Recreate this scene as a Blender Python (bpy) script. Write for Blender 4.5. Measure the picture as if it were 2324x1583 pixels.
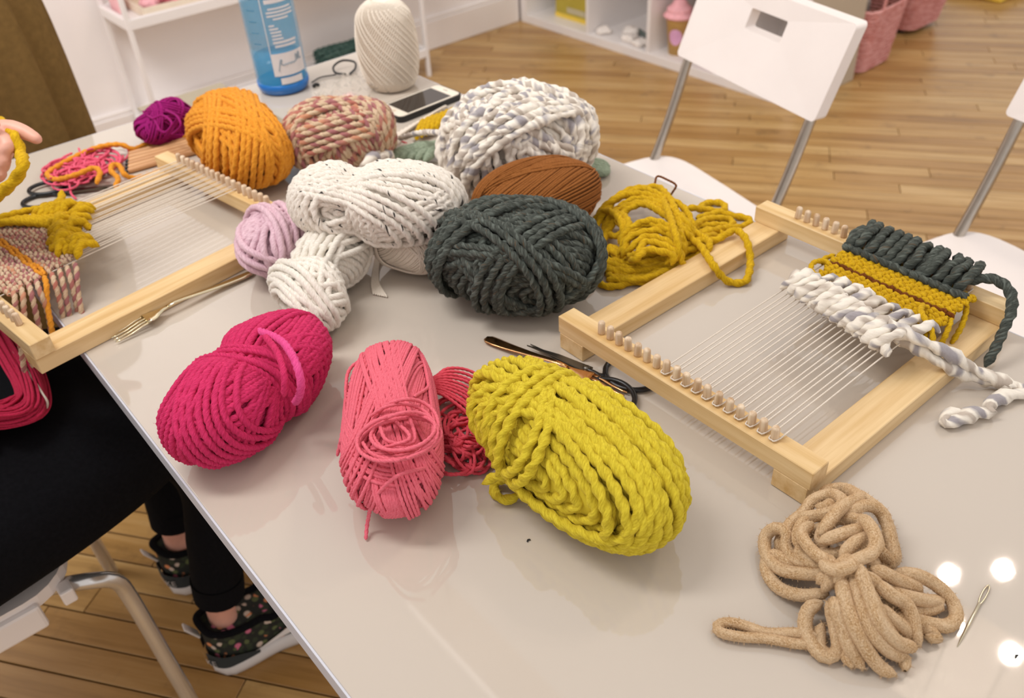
import bpy, bmesh, math, random
import numpy as np
from mathutils import Matrix, Vector
for _o in list(bpy.data.objects): bpy.data.objects.remove(_o)
SC = bpy.context.scene
COL = SC.collection
PI = math.pi
# ------------------------------------------------------------------ camera
# room axes: X across the table, Y along the table away from the camera, Z up
FPX = 2003.12; HC = 1.37; TZ = 0.74
def _rot():
    p, r, a = math.radians(37.856), math.radians(-3.738), math.radians(-37.9)
    f = np.array([0, math.cos(p), -math.sin(p)]); x = np.array([1., 0, 0]); d = np.cross(f, x)
    c, s = math.cos(r), math.sin(r)
    R = np.array([[c, -s, 0], [s, c, 0], [0, 0, 1]]) @ np.stack([x, d, f])
    Z = np.array([[math.cos(a), -math.sin(a), 0], [math.sin(a), math.cos(a), 0], [0, 0, 1]])
    return R @ Z.T
RR = _rot()
def W(px, py, z=TZ):
    """point of the room at height z that the photograph shows at (px, py)"""
    d = RR.T @ np.array([(px-1162)/FPX, (py-791.5)/FPX, 1]); t = (z-HC)/d[2]
    return np.array([0, 0, HC]) + d*t
def PJ(p):
    c = RR @ (np.asarray(p, float)-np.array([0, 0, HC])); return 1162+FPX*c[0]/c[2], 791.5+FPX*c[1]/c[2], c[2]
cd = bpy.data.cameras.new('camera'); cam = bpy.data.objects.new('camera', cd); COL.objects.link(cam)
cam.matrix_world = Matrix(((RR[0][0], -RR[1][0], -RR[2][0], 0), (RR[0][1], -RR[1][1], -RR[2][1], 0), (RR[0][2], -RR[1][2], -RR[2][2], HC), (0, 0, 0, 1)))
cd.sensor_width = 36; cd.sensor_fit = 'HORIZONTAL'; cd.lens = 36*FPX/2324; cd.clip_start = .02
cd.dof.use_dof = True; cd.dof.focus_distance = .84; cd.dof.aperture_fstop = 6.5
SC.camera = cam
# ------------------------------------------------------------------ world, lights, exposure
wd = bpy.data.worlds.new('daylight'); SC.world = wd; wd.use_nodes = True
wd.node_tree.nodes['Background'].inputs[0].default_value = (1.0, .945, .915, 1); wd.node_tree.nodes['Background'].inputs[1].default_value = .80
def area(name, loc, target, size, power, col):
    l = bpy.data.lights.new(name, 'AREA'); l.shape = 'RECTANGLE'; l.size, l.size_y = size; l.energy = power; l.color = col
    o = bpy.data.objects.new(name, l); COL.objects.link(o); o.location = loc
    o.rotation_euler = (Vector(target)-Vector(loc)).to_track_quat('-Z', 'Y').to_euler(); return o
area('front_fill_light', (1.6, -3.2, 2.3), (.6, 1.0, .5), (3.0, 1.8), 10, (1, .96, .95))  # added soft fill from behind the camera, not an actual window
area('wall_fill_light', (-.45, 1.5, 2.9), (1.4, 3.35, .5), (1.5, .6), 54, (1, .985, .97))  # fill added to brighten the back wall and rack, no real fitting
SC.view_settings.view_transform = 'Standard'; SC.view_settings.look = 'None'
SC.view_settings.exposure = .05; SC.view_settings.gamma = 1; SC.view_settings.use_curve_mapping = False
SC.cycles.max_bounces = 8
# ------------------------------------------------------------------ helpers: colours and materials
def C(h):
    h = h.lstrip('#'); v = [int(h[i:i+2], 16)/255 for i in (0, 2, 4)]
    return tuple((c/12.92 if c <= .04045 else ((c+.055)/1.055)**2.4) for c in v) + (1,)
class NT:
    def __init__(s, name):
        m = bpy.data.materials.new(name); m.use_nodes = True; s.m = m; s.t = m.node_tree; s.b = s.t.nodes['Principled BSDF']
    def n(s, t, **kw):
        x = s.t.nodes.new(t)
        for k, v in kw.items():
            if k.startswith('i_'):
                k = k[2:]; x.inputs[int(k) if k.isdigit() else k.replace('_', ' ')].default_value = v
            else: setattr(x, k, v)
        return x
    def l(s, a, b): s.t.links.new(a, b)
    def ramp(s, fac, stops, interp='LINEAR'):
        r = s.n('ShaderNodeValToRGB'); e = r.color_ramp.elements; r.color_ramp.interpolation = interp
        while len(e) < len(stops): e.new(.5)
        for k, (p, c) in enumerate(stops): e[k].position = p; e[k].color = c
        s.l(fac, r.inputs[0]); return r.outputs[0]
    def math(s, op, a, b=None):
        x = s.n('ShaderNodeMath', operation=op)
        for i, v in enumerate((a, b)):
            if v is None: continue
            if isinstance(v, (int, float)): x.inputs[i].default_value = v
            else: s.l(v, x.inputs[i])
        return x.outputs[0]
    def mix(s, fac, a, b, blend='MIX'):
        x = s.n('ShaderNodeMix', data_type='RGBA', blend_type=blend)
        for i, v in ((0, fac), (6, a), (7, b)):
            if isinstance(v, (int, float, tuple)): x.inputs[i].default_value = v
            else: s.l(v, x.inputs[i])
        return x.outputs[2]
    def bump(s, h, strength=.3, dist=.001):
        b = s.n('ShaderNodeBump'); b.inputs['Strength'].default_value = strength; b.inputs['Distance'].default_value = dist
        s.l(h, b.inputs['Height']); s.l(b.outputs[0], s.b.inputs['Normal'])
    def noise(s, vec, scale, detail=2, rough=.5):
        x = s.n('ShaderNodeTexNoise'); x.inputs['Scale'].default_value = scale; x.inputs['Detail'].default_value = detail; x.inputs['Roughness'].default_value = rough
        if vec is not None: s.l(vec, x.inputs['Vector'])
        return x.outputs[0]
    def vmap(s, vec, scale=(1, 1, 1), rot=(0, 0, 0)):
        x = s.n('ShaderNodeMapping'); x.inputs['Scale'].default_value = scale; x.inputs['Rotation'].default_value = rot; s.l(vec, x.inputs['Vector']); return x.outputs[0]
    def set(s, **kw):
        for k, v in kw.items(): s.b.inputs[k.replace('_', ' ')].default_value = v
def plain(name, h, rough=.5, metal=0, var=.06, vscale=30, bump=0, **kw):
    s = NT(name); c = C(h); tc = s.n('ShaderNodeTexCoord').outputs['Object']
    f = s.noise(tc, vscale, 3)
    s.l(s.ramp(f, [(.3, tuple(x*(1-var) for x in c[:3])+(1,)), (.7, tuple(min(1, x*(1+var)) for x in c[:3])+(1,))]), s.b.inputs['Base Color'])
    s.set(Roughness=rough, Metallic=metal, **kw)
    if bump: s.bump(s.noise(tc, vscale*6, 3), bump, .001)
    return s.m
def yarn(name, c1, c2, c3=None, mode='solid', fleck=None, freq=18, fuzz=.35, bump=.5, twocol=None):
    """fibres run with the twist of the plies: attribute 'yarn' = (length along strand, cos, sin of the twisted angle)"""
    s = NT(name); at = s.n('ShaderNodeAttribute', attribute_name='yarn').outputs['Vector']
    fib = s.noise(s.vmap(at, (260, 2.6, 2.6)), 1, 3, .6)
    c1, c2 = C(c1), C(c2)
    col = s.ramp(fib, [(.25, c2), (.7, c1)])
    if mode == 'variegated':
        lo = s.noise(s.vmap(at, (freq, .25, .25)), 1, 1)
        col3 = s.ramp(lo, [(.37, C(c3)), (.46, c1), (.53, c1), (.61, C(fleck or c3))])
        col = s.mix(.85, col, col3)
    if twocol:
        sep = s.n('ShaderNodeSeparateXYZ'); s.l(at, sep.inputs[0])
        wob = s.noise(s.vmap(at, (freq, .8, .8)), 1, 1)
        k = s.math('GREATER_THAN', s.math('ADD', sep.outputs[1], s.math('MULTIPLY', s.math('SUBTRACT', wob, .5), 2.2)), .15)
        hue = s.noise(s.vmap(at, (freq*.35, 0, 0)), 1, 0)
        colb = s.ramp(hue, [(.36, C(twocol[0])), (.5, C(twocol[1])), (.64, C(twocol[2]))])
        col = s.mix(s.math('MULTIPLY', k, .85), col, colb)
    if mode == 'fleck':
        fl = s.noise(s.vmap(at, (70, .7, .7)), 1, 1)
        col = s.mix(s.ramp(fl, [(.69, (0, 0, 0, 1)), (.72, (1, 1, 1, 1))]), col, C(fleck))
    if mode == 'brushed':
        k1 = s.noise(s.vmap(at, (700, 5, 5)), 1, 2, .7); k2 = s.noise(s.vmap(at, (45, .8, .8)), 1, 2)
        col = s.ramp(k1, [(.30, c2), (.5, c1), (.68, C(c3))]); col = s.mix(s.ramp(k2, [(.35, (0, 0, 0, 1)), (.65, (.55, .55, .55, 1))]), col, C(c3)); fib = k1
    if mode == 'heather':
        fl = s.noise(s.vmap(at, (110, 1.2, 1.2)), 1, 2)
        col = s.mix(s.ramp(fl, [(.5, (0, 0, 0, 1)), (.68, (.8, .8, .8, 1))]), col, C(c3))
        fl2 = s.noise(s.vmap(at, (60, 1.5, 1.5)), 1.3, 2)
        if fleck: col = s.mix(s.ramp(fl2, [(.64, (0, 0, 0, 1)), (.70, (.8, .8, .8, 1))]), col, C(fleck))
    s.l(col, s.b.inputs['Base Color'])
    s.set(Roughness=.9, Specular_IOR_Level=.15, Sheen_Weight=fuzz, Sheen_Roughness=.5)
    s.b.inputs['Sheen Tint'].default_value = tuple(min(1, x*1.2+.1) for x in c1[:3])+(1,)
    s.b.inputs['Subsurface Weight'].default_value = 0.0
    s.bump(fib, bump, .0012)
    return s.m
def wood(name, light, dark, axis='X', scale=1.0, rough=.45, rnd=.0):
    s = NT(name); tc = s.n('ShaderNodeTexCoord').outputs['Object']
    sc = {'X': (3, 60, 60), 'Y': (60, 3, 60), 'Z': (60, 60, 3)}[axis]
    oi = s.n('ShaderNodeObjectInfo')
    add = s.n('ShaderNodeVectorMath', operation='ADD'); cmb = s.n('ShaderNodeCombineXYZ'); s.l(s.math('MULTIPLY', oi.outputs['Random'], 7.3), cmb.inputs[0]); s.l(s.math('MULTIPLY', oi.outputs['Random'], 3.1), cmb.inputs[1])
    s.l(tc, add.inputs[0]); s.l(cmb.outputs[0], add.inputs[1])
    v = s.vmap(add.outputs[0], tuple(k*scale for k in sc))
    f = s.noise(v, 1, 4, .6)
    col = s.ramp(f, [(.3, C(dark)), (.62, C(light))])
    s.l(col, s.b.inputs['Base Color']); s.set(Roughness=rough); s.bump(f, .08, .0006)
    return s.m
# ------------------------------------------------------------------ helpers: objects and meshes
def tag(o, label=None, cat=None, group=None, kind=None):
    if label: o['label'] = label
    if cat: o['category'] = cat
    if group: o['group'] = group
    if kind: o['kind'] = kind
    return o
def empty(name, loc, label, cat, group=None):
    o = bpy.data.objects.new(name, None); COL.objects.link(o); o.location = Vector([float(x) for x in loc]); o.empty_display_size = .05
    return tag(o, label, cat, group)
def org(o):
    while o.parent: o = o.parent
    return o
def link(name, me, m=None, parent=None, smooth=None):
    o = bpy.data.objects.new(name, me); COL.objects.link(o)
    if m is not None and not me.materials: me.materials.append(m)
    if parent is not None:
        o.parent = parent
        r = org(parent)
        o.matrix_parent_inverse = Matrix.Translation(-r.location) if r.type == 'EMPTY' and parent is r else Matrix()
    if smooth is not None: me.shade_smooth() if smooth else me.shade_flat()
    return o
def mesh(verts, faces, smooth=False):
    me = bpy.data.meshes.new('mesh'); me.from_pydata([tuple(map(float, v)) for v in verts], [], [tuple(f) for f in faces]); me.update()
    if smooth: me.shade_smooth()
    return me
class MB:
    """collects boxes, tubes and lathes for ONE mesh"""
    def __init__(s): s.v = []; s.f = []
    def add(s, v, f):
        k = len(s.v); s.v += [tuple(map(float, x)) for x in v]; s.f += [tuple(i+k for i in q) for q in f]; return s
    def box(s, lo, hi, M=None):
        v = [(x, y, z) for z in (lo[2], hi[2]) for y in (lo[1], hi[1]) for x in (lo[0], hi[0])]
        if M is not None: v = [tuple(M @ Vector(p)) for p in v]
        return s.add(v, [(0, 2, 3, 1), (4, 5, 7, 6), (0, 1, 5, 4), (2, 6, 7, 3), (0, 4, 6, 2), (1, 3, 7, 5)])
    def lathe(s, prof, n=24, M=None, cap=True):
        v = []; f = []
        for r, z in prof:
            for k in range(n): a = 2*PI*k/n; v.append((r*math.cos(a), r*math.sin(a), z))
        for i in range(len(prof)-1):
            for k in range(n): f.append((i*n+k, i*n+(k+1) % n, (i+1)*n+(k+1) % n, (i+1)*n+k))
        if cap: f.append(tuple(range(n))[::-1]); f.append(tuple((len(prof)-1)*n+k for k in range(n)))
        if M is not None: v = [tuple(M @ Vector(p)) for p in v]
        return s.add(v, f)
    def tube(s, path, rad, n=10, caps=True):
        v, f = tube_arrays(path, rad, n, caps); return s.add(v, f)
    def mesh(s, smooth=False, bevel=0, seg=2, angle=.6):
        me = mesh(s.v, s.f)
        if bevel:
            bm = bmesh.new(); bm.from_mesh(me)
            e = [x for x in bm.edges if len(x.link_faces) == 2 and x.calc_face_angle() > angle]
            bmesh.ops.bevel(bm, geom=e, offset=bevel, segments=seg, affect='EDGES', profile=.5); bm.to_mesh(me); bm.free()
        if smooth: me.shade_smooth()
        return me
def frames(P, closed=False):
    P = np.asarray(P, float)
    T = (np.roll(P, -1, 0)-np.roll(P, 1, 0)) if closed else np.gradient(P, axis=0)
    T /= np.linalg.norm(T, axis=1)[:, None]+1e-12
    N = np.zeros_like(P); r = np.array([0, 0, 1.]) if abs(T[0][2]) < .9 else np.array([1., 0, 0])
    for i in range(len(P)):
        r = r-T[i]*np.dot(r, T[i]); r /= np.linalg.norm(r)+1e-12; N[i] = r
    return T, N, np.cross(T, N)
def tube_arrays(P, rad, n=10, caps=True):
    P = np.asarray(P, float); T, N, B = frames(P); rad = np.broadcast_to(np.asarray(rad, float), (len(P),))
    if caps:   # rounded ends
        e = []; er = []
        for k in (.0, .35, .7): e.append(k)
        P0 = [P[0]-T[0]*rad[0]*math.sin(a) for a in (1.45, 1.0, .5)]; R0 = [rad[0]*math.cos(a) for a in (1.45, 1.0, .5)]
        P1 = [P[-1]+T[-1]*rad[-1]*math.sin(a) for a in (.5, 1.0, 1.45)]; R1 = [rad[-1]*math.cos(a) for a in (.5, 1.0, 1.45)]
        P = np.vstack([P0, P, P1]); N = np.vstack([[N[0]]*3, N, [N[-1]]*3]); B = np.vstack([[B[0]]*3, B, [B[-1]]*3]); rad = np.concatenate([R0, rad, R1])
    a = np.arange(n)*2*PI/n
    V = P[:, None]+rad[:, None, None]*(np.cos(a)[None, :, None]*N[:, None]+np.sin(a)[None, :, None]*B[:, None])
    f = [(i*n+k, i*n+(k+1) % n, (i+1)*n+(k+1) % n, (i+1)*n+k) for i in range(len(P)-1) for k in range(n)]
    if caps: f += [tuple(range(n))[::-1], tuple((len(P)-1)*n+k for k in range(n))]
    return V.reshape(-1, 3), f
def spline(pts, step, closed=False):
    """Catmull-Rom through pts, resampled to an even step"""
    P = np.asarray(pts, float)
    if len(P) == 2: Q = np.linspace(P[0], P[1], 24)
    else:
        E = np.vstack([P[-1], P, P[0], P[1]]) if closed else np.vstack([2*P[0]-P[1], P, 2*P[-1]-P[-2]])
        out = []; t = np.linspace(0, 1, 14, endpoint=False)[:, None]
        for i in range(len(E)-3):
            a, b, c, d = E[i:i+4]; out.append(.5*((2*b)+(c-a)*t+(2*a-5*b+4*c-d)*t*t+(3*b-a-3*c+d)*t**3))
        Q = np.vstack(out+([P[:1]] if closed else [P[-1:]]))
    L = np.concatenate([[0], np.cumsum(np.linalg.norm(np.diff(Q, axis=0), axis=1))])
    n = max(4, int(L[-1]/step)); s = np.linspace(0, L[-1], n+1)
    R = np.stack([np.interp(s, L, Q[:, k]) for k in range(3)], 1)
    return R[:-1] if closed else R
RNG = np.random.default_rng(5)
class Rope:
    """many twisted-ply strands gathered into one mesh"""
    def __init__(s, R, plies=2, twist=6., amp=.2, n=8): s.R, s.plies, s.tw, s.amp, s.n = R, plies, twist, amp, n; s.V = []; s.F = []; s.A = []; s.k = 0
    def add(s, P, normals=None, closed=False, R=None, taper=False, swell=None):
        P = np.asarray(P, float); R0 = R or s.R; n = s.n
        T, N, B = frames(P, closed)
        if normals is not None:
            N = normals-T*np.sum(normals*T, 1)[:, None]; N /= np.linalg.norm(N, axis=1)[:, None]+1e-12; B = np.cross(T, N)
        L = np.concatenate([[0], np.cumsum(np.linalg.norm(np.diff(P, axis=0), axis=1))])
        th = np.arange(n)*2*PI/n; tw = 2*PI*L/(s.tw*R0)+RNG.uniform(0, 6.28)
        ang = th[None]-tw[:, None]
        rr = R0*(1-.3*s.amp+s.amp*np.cos(s.plies*ang))
        if swell is not None: rr = rr*swell[:, None]
        if taper and not closed:
            w = np.ones(len(P)); w[0] = w[-1] = .25; w[1] = w[-2] = .8; rr = rr*w[:, None]
        V = P[:, None]+rr[:, :, None]*(np.cos(th)[None, :, None]*N[:, None]+np.sin(th)[None, :, None]*B[:, None])
        m = len(P); i = np.arange(m if closed else m-1); j = (i+1) % m; k = np.arange(n); k2 = (k+1) % n
        F = np.stack([i[:, None]*n+k, i[:, None]*n+k2, j[:, None]*n+k2, j[:, None]*n+k], -1).reshape(-1, 4)+s.k
        A = np.empty((m, n, 3)); A[:, :, 0] = (L+RNG.uniform(0, 40))[:, None]; A[:, :, 1] = np.cos(ang); A[:, :, 2] = np.sin(ang)
        s.V.append(V.reshape(-1, 3)); s.F.append(F); s.A.append(A.reshape(-1, 3)); s.k += m*n; return s
    def mesh(s):
        V = np.vstack(s.V).astype(np.float32); F = np.vstack(s.F).astype(np.int32); A = np.vstack(s.A).astype(np.float32)
        me = bpy.data.meshes.new('strands'); me.vertices.add(len(V)); me.vertices.foreach_set('co', V.ravel())
        me.loops.add(F.size); me.loops.foreach_set('vertex_index', F.ravel()); me.polygons.add(len(F))
        me.polygons.foreach_set('loop_start', np.arange(0, F.size, 4, dtype=np.int32)); me.polygons.foreach_set('use_smooth', np.ones(len(F), bool))
        at = me.attributes.new('yarn', 'FLOAT_VECTOR', 'POINT'); at.data.foreach_set('vector', A.ravel())
        me.update(calc_edges=True); return me
def remesh(mb, voxel, smooth=4, name='body'):
    """fuse overlapping pieces into one continuous skin"""
    o = bpy.data.objects.new('tmp', mb.mesh()); COL.objects.link(o)
    r = o.modifiers.new('r', 'REMESH'); r.mode = 'VOXEL'; r.voxel_size = voxel
    s = o.modifiers.new('s', 'SMOOTH'); s.iterations = smooth; s.factor = .6
    dg = bpy.context.evaluated_depsgraph_get(); me = bpy.data.meshes.new_from_object(o.evaluated_get(dg))
    bpy.data.objects.remove(o); me.shade_smooth(); return me
def rz(a): return Matrix.Rotation(a, 4, 'Z')
# ------------------------------------------------------------------ materials of the setting
M = {}
def floor_mat():
    s = NT('oiled_floorboards'); tc = s.n('ShaderNodeTexCoord').outputs['Object']; oi = s.n('ShaderNodeObjectInfo'); ge = s.n('ShaderNodeNewGeometry')
    r = s.math('FRACT', s.math('ADD', oi.outputs['Random'], s.math('MULTIPLY', ge.outputs['Random Per Island'], 3.7)))
    cmb = s.n('ShaderNodeCombineXYZ'); s.l(s.math('MULTIPLY', r, 17), cmb.inputs[0]); s.l(s.math('MULTIPLY', r, 5), cmb.inputs[1])
    add = s.n('ShaderNodeVectorMath', operation='ADD'); s.l(tc, add.inputs[0]); s.l(cmb.outputs[0], add.inputs[1])
    g = s.noise(s.vmap(add.outputs[0], (2.2, 34, 34)), 1, 5, .62)
    col = s.ramp(g, [(.28, C('#9C7A49')), (.5, C('#BF9A62')), (.72, C('#CFAF7D'))])
    tint = s.ramp(r, [(0, C('#DCCDB6')), (.5, C('#F2EADC')), (1, C('#FFFFFF'))])
    col = s.mix(1.0, col, tint, 'MULTIPLY')
    st = s.noise(add.outputs[0], 7, 4, .7); col = s.mix(s.ramp(st, [(.58, (0, 0, 0, 1)), (.72, (.45, .45, .45, 1))]), col, C('#5A4026'))
    s.l(col, s.b.inputs['Base Color']); s.set(Roughness=.34); s.bump(g, .1, .0008); return s.m
M['plank'] = floor_mat()
M['joint'] = plain('dark_joint', '#1E140B', .9)
M['wall'] = plain('white_wall_paint', '#F4EEEC', .6, vscale=4, var=.02)
M['base'] = plain('white_gloss_trim', '#EFE8E4', .35, vscale=4, var=.02)
M['white'] = plain('white_lacquer', '#EDE8E6', .35, vscale=6, var=.02)
M['table'] = plain('glossy_white_laminate', '#C3B8AB', .03, vscale=3, var=.015, Specular_IOR_Level=.85)
M['tedge'] = plain('pale_grey_edge_band', '#C9CAD3', .35, vscale=6, var=.02)
M['plastic'] = plain('white_moulded_plastic', '#EBE2DD', .38, vscale=8, var=.02)
M['chrome'] = plain('polished_chrome', '#DAD8D6', .24, .8, var=.02)
M['steel'] = plain('brushed_silver_tube', '#BDB6AC', .28, 1, var=.05, vscale=60)
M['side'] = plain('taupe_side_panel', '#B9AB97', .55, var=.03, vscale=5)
# ------------------------------------------------------------------ floor
fl = link('floor', MB().box((-2.5, -2.2, -.06), (6.5, 4.6, -.013)).mesh(), M['joint']); tag(fl, 'honey brown wooden strip floor with dark joints and scuffs', 'floor', kind='structure')
PA = math.radians(-54.0); PW = .0615
dx, dy = (math.cos(PA), math.sin(PA)), (-math.sin(PA), math.cos(PA))
def plank_mesh(L):
    return MB().box((-L/2+.0008, -PW/2+.0017, -.012), (L/2-.0012, PW/2-.0017, 0)).mesh(bevel=.0009, seg=1)
PLM = {L: plank_mesh(L) for L in (.62, .9, 1.25)}
for m_ in PLM.values(): m_.materials.append(M['plank'])
random.seed(3); cand = []
for row in range(-80, 110):
    w = row*PW; t = -5.5-random.random()
    while t < 5.5:
        L = random.choice((.62, .9, .9, 1.25)); tc = t+L/2; t += L
        x, y = dx[0]*tc+dy[0]*w, dx[1]*tc+dy[1]*w
        ends = [(x+dx[0]*k*L/2, y+dx[1]*k*L/2) for k in (-1, -.5, 0, .5, 1)]
        if any(not(-2.4 < a < 6.4 and -2.1 < b < 4.5) for a, b in (ends[0], ends[-1])): 
            if not all(-2.4 < a < 6.4 and -2.1 < b < 4.3 for a, b in (ends[1], ends[2], ends[3])): continue
        vis = 0; dep = 9
        for a, b in ends:
            q = PJ((a, b, 0))
            if q[2] > .3 and -40 < q[0] < 2364 and -40 < q[1] < 1620:
                # hidden under the table top?
                k = (HC-TZ)/HC; X, Y = a*k, b*k
                if not (.12 < X < .93 and -.3 < Y < 1.645): vis = 1; dep = min(dep, q[2])
        cand.append((0 if vis else 1, dep, x, y, L))
cand.sort()
for i, (h, d, x, y, L) in enumerate(cand[:295]):
    o = bpy.data.objects.new('plank', PLM[L]); COL.objects.link(o); o.location = (x, y, 0); o.rotation_euler.z = PA; o.parent = fl
mb = MB()
for h, d, x, y, L in cand[295:]:
    mb.box((-L/2+.0008, -PW/2+.0017, -.012), (L/2-.0012, PW/2-.0017, 0), Matrix.Translation((x, y, 0)) @ rz(PA))
# the far boards keep their grain direction: build them in board axes
me = mb.mesh(); me.transform(rz(-PA)); po = bpy.data.objects.new('plank_field', me); COL.objects.link(po); po.rotation_euler.z = PA; po.parent = fl; me.materials.append(M['plank']); tag(po, kind='stuff')
# ------------------------------------------------------------------ walls
wb = link('wall_back', MB().box((-2.5, 3.352, -.06), (6.5, 3.45, 3.0)).mesh(), M['wall']); tag(wb, 'plain white painted wall behind the wire rack', 'wall', kind='structure')
bb = link('baseboard_back', MB().box((-2.5, 3.33, 0), (2.77, 3.352, .125)).box((-2.5, 3.338, .125), (2.77, 3.352, .14)).mesh(bevel=.004), M['base']); tag(bb, 'white baseboard running along the foot of the back wall', 'baseboard', kind='structure')
# ------------------------------------------------------------------ table
TX0, TX1, TY0, TY1 = .12, .93, -.22, 1.645
t = empty('work_table', ((TX0+TX1)/2, .7, 0), 'long glossy white table covered with yarn and two weaving looms', 'table')
link('tabletop', MB().box((TX0+.002, TY0+.002, TZ-.020), (TX1-.002, TY1-.002, TZ)).mesh(bevel=.0012), M['table'], t)
eb = MB().box((TX0, TY0, TZ-.024), (TX0+.002, TY1, TZ-.0008)).box((TX1-.002, TY0, TZ-.024), (TX1, TY1, TZ-.0008)).box((TX0, TY0, TZ-.024), (TX1, TY0+.002, TZ-.0008)).box((TX0, TY1-.002, TZ-.024), (TX1, TY1, TZ-.0008)).box((TX0+.002, TY0+.002, TZ-.024), (TX1-.002, TY1-.002, TZ-.0205))
link('edge_band', eb.mesh(), M['tedge'], t)
fr = MB()
for a, b in (((.2, -.16), (.24, 1.58)), ((.81, -.16), (.85, 1.58))): fr.box((a[0], a[1], TZ-.05), (b[0], b[1], TZ-.025))
for y in (-.16, 1.55): fr.box((.2, y, TZ-.05), (.85, y+.03, TZ-.025))
link('under_frame', fr.mesh(), M['white'], t)
for x in (.2, .81):
    for y in (-.16, 1.54): link('leg', MB().box((x, y, 0), (x+.04, y+.04, TZ-.05)).mesh(bevel=.003), M['white'], t)
# ------------------------------------------------------------------ white folding chairs across the table
def local(name, me, m, parent):
    o = bpy.data.objects.new(name, me); COL.objects.link(o); o.parent = parent
    if not me.materials: me.materials.append(m)
    return o
def arc(c, r, a0, a1, n=6): return [(c[0]+r*math.cos(a0+(a1-a0)*k/n), c[1]+r*math.sin(a0+(a1-a0)*k/n)) for k in range(n+1)]
def rrect(w, h, r, n=6):
    return arc((w/2-r, h/2-r), r, 0, PI/2, n)+arc((-w/2+r, h/2-r), r, PI/2, PI, n)+arc((-w/2+r, -h/2+r), r, PI, 1.5*PI, n)+arc((w/2-r, -h/2+r), r, 1.5*PI, 2*PI, n)
def prism(poly, z0, z1, hole=None, bevel=0):
    bm = bmesh.new()
    def loop(pts, z): return [bm.verts.new((x, y, z)) for x, y in pts]
    o0, o1 = loop(poly, z0), loop(poly, z1); n = len(poly)
    for k in range(n): bm.faces.new((o0[k], o0[(k+1) % n], o1[(k+1) % n], o1[k]))
    if hole is None: bm.faces.new(o1); bm.faces.new(o0[::-1])
    else:
        h0, h1 = loop(hole, z0), loop(hole, z1); m = len(hole)
        for k in range(m): bm.faces.new((h0[(k+1) % m], h0[k], h1[k], h1[(k+1) % m]))
        assert m == n
        for k in range(n):
            bm.faces.new((o1[k], o1[(k+1) % n], h1[(k+1) % n], h1[k])); bm.faces.new((o0[(k+1) % n], o0[k], h0[k], h0[(k+1) % n]))
    if bevel:
        e = [x for x in bm.edges if x.calc_face_angle(0) > .9]
        bmesh.ops.bevel(bm, geom=e, offset=bevel, segments=3, affect='EDGES', profile=.5)
    bmesh.ops.recalc_face_normals(bm, faces=bm.faces); me = bpy.data.meshes.new('mesh'); bm.to_mesh(me); bm.free(); return me
def folding_chair(loc, ang, label):
    t = empty('folding_chair', (loc[0], loc[1], 0), label, 'chair', 'white folding chairs on the far side of the table'); t.rotation_euler.z = ang
    # local x points to the back of the chair
    poly = []
    for k in range(40):
        a = 2*PI*k/40; ca, sa = math.cos(a), math.sin(a); e = .36
        poly.append((.205*abs(ca)**e*math.copysign(1, ca), .205*abs(sa)**e*math.copysign(1, sa)*(1+.04*ca)))
    se = prism(poly, .435, .455, bevel=.006)
    for v in se.vertices: v.co.z -= .012*max(0, 1-(v.co.x/.2)**2)*max(0, 1-(v.co.y/.2)**2)
    local('seat', se, M['plastic'], t)
    # backrest panel with a slot, leaning back and gently curved
    h, w = .165, .43
    pb = prism(rrect(w, h, .009), 0, .026, rrect(.105, .038, .004), .003)
    for v in pb.vertices:
        y, u, th = v.co.x, v.co.y, v.co.z
        if abs(y) < .06 and abs(u) < .03: u += .028
        z = .675+h/2+u; x = .278+u*.40-th+.10*((y/w)**2)*-.25
        v.co = (x, y, z)
    for v in pb.vertices: v.co.x += .0
    local('backrest', pb, M['plastic'], t)
    for sy in (-1, 1):
        P = [(.278+.02*.40-.045, sy*.192, .70), (.278-.048, sy*.192, .675), (.150, sy*.192, .45), (-.06, sy*.198, .02)]
        ft = local('frame_tube', MB().tube(spline(P, .02), .0105, 12).mesh(True), M['steel'], t)
        P = [(-.14, sy*.178, .43), (.0, sy*.180, .30), (.29, sy*.182, .02)]
        rl = local('rear_leg', MB().tube(spline(P, .02), .0105, 12).mesh(True), M['steel'], t)
        for x, yy, pr in ((-.06, .198, ft), (.29, .182, rl)):
            local('foot_cap', MB().lathe([(.010, 0), (.014, .004), (.014, .022), (.011, .026)], 12, Matrix.Translation((x, sy*yy, 0))).mesh(True), M['white'], pr)
    for x, z in ((-.0, .145), (.22, .09)): local('cross_bar', MB().tube([(x, -.185, z), (x, .185, z)], .008, 10).mesh(True), M['steel'], t)
    return t
folding_chair((1.226, 1.094), math.radians(-13.5), 'white folding chair with a slotted backrest, nearest the cube shelf')
folding_chair((1.385, .452), math.radians(-13.5), 'white folding chair at the right edge, only its seat corner and one tube showing')
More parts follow.
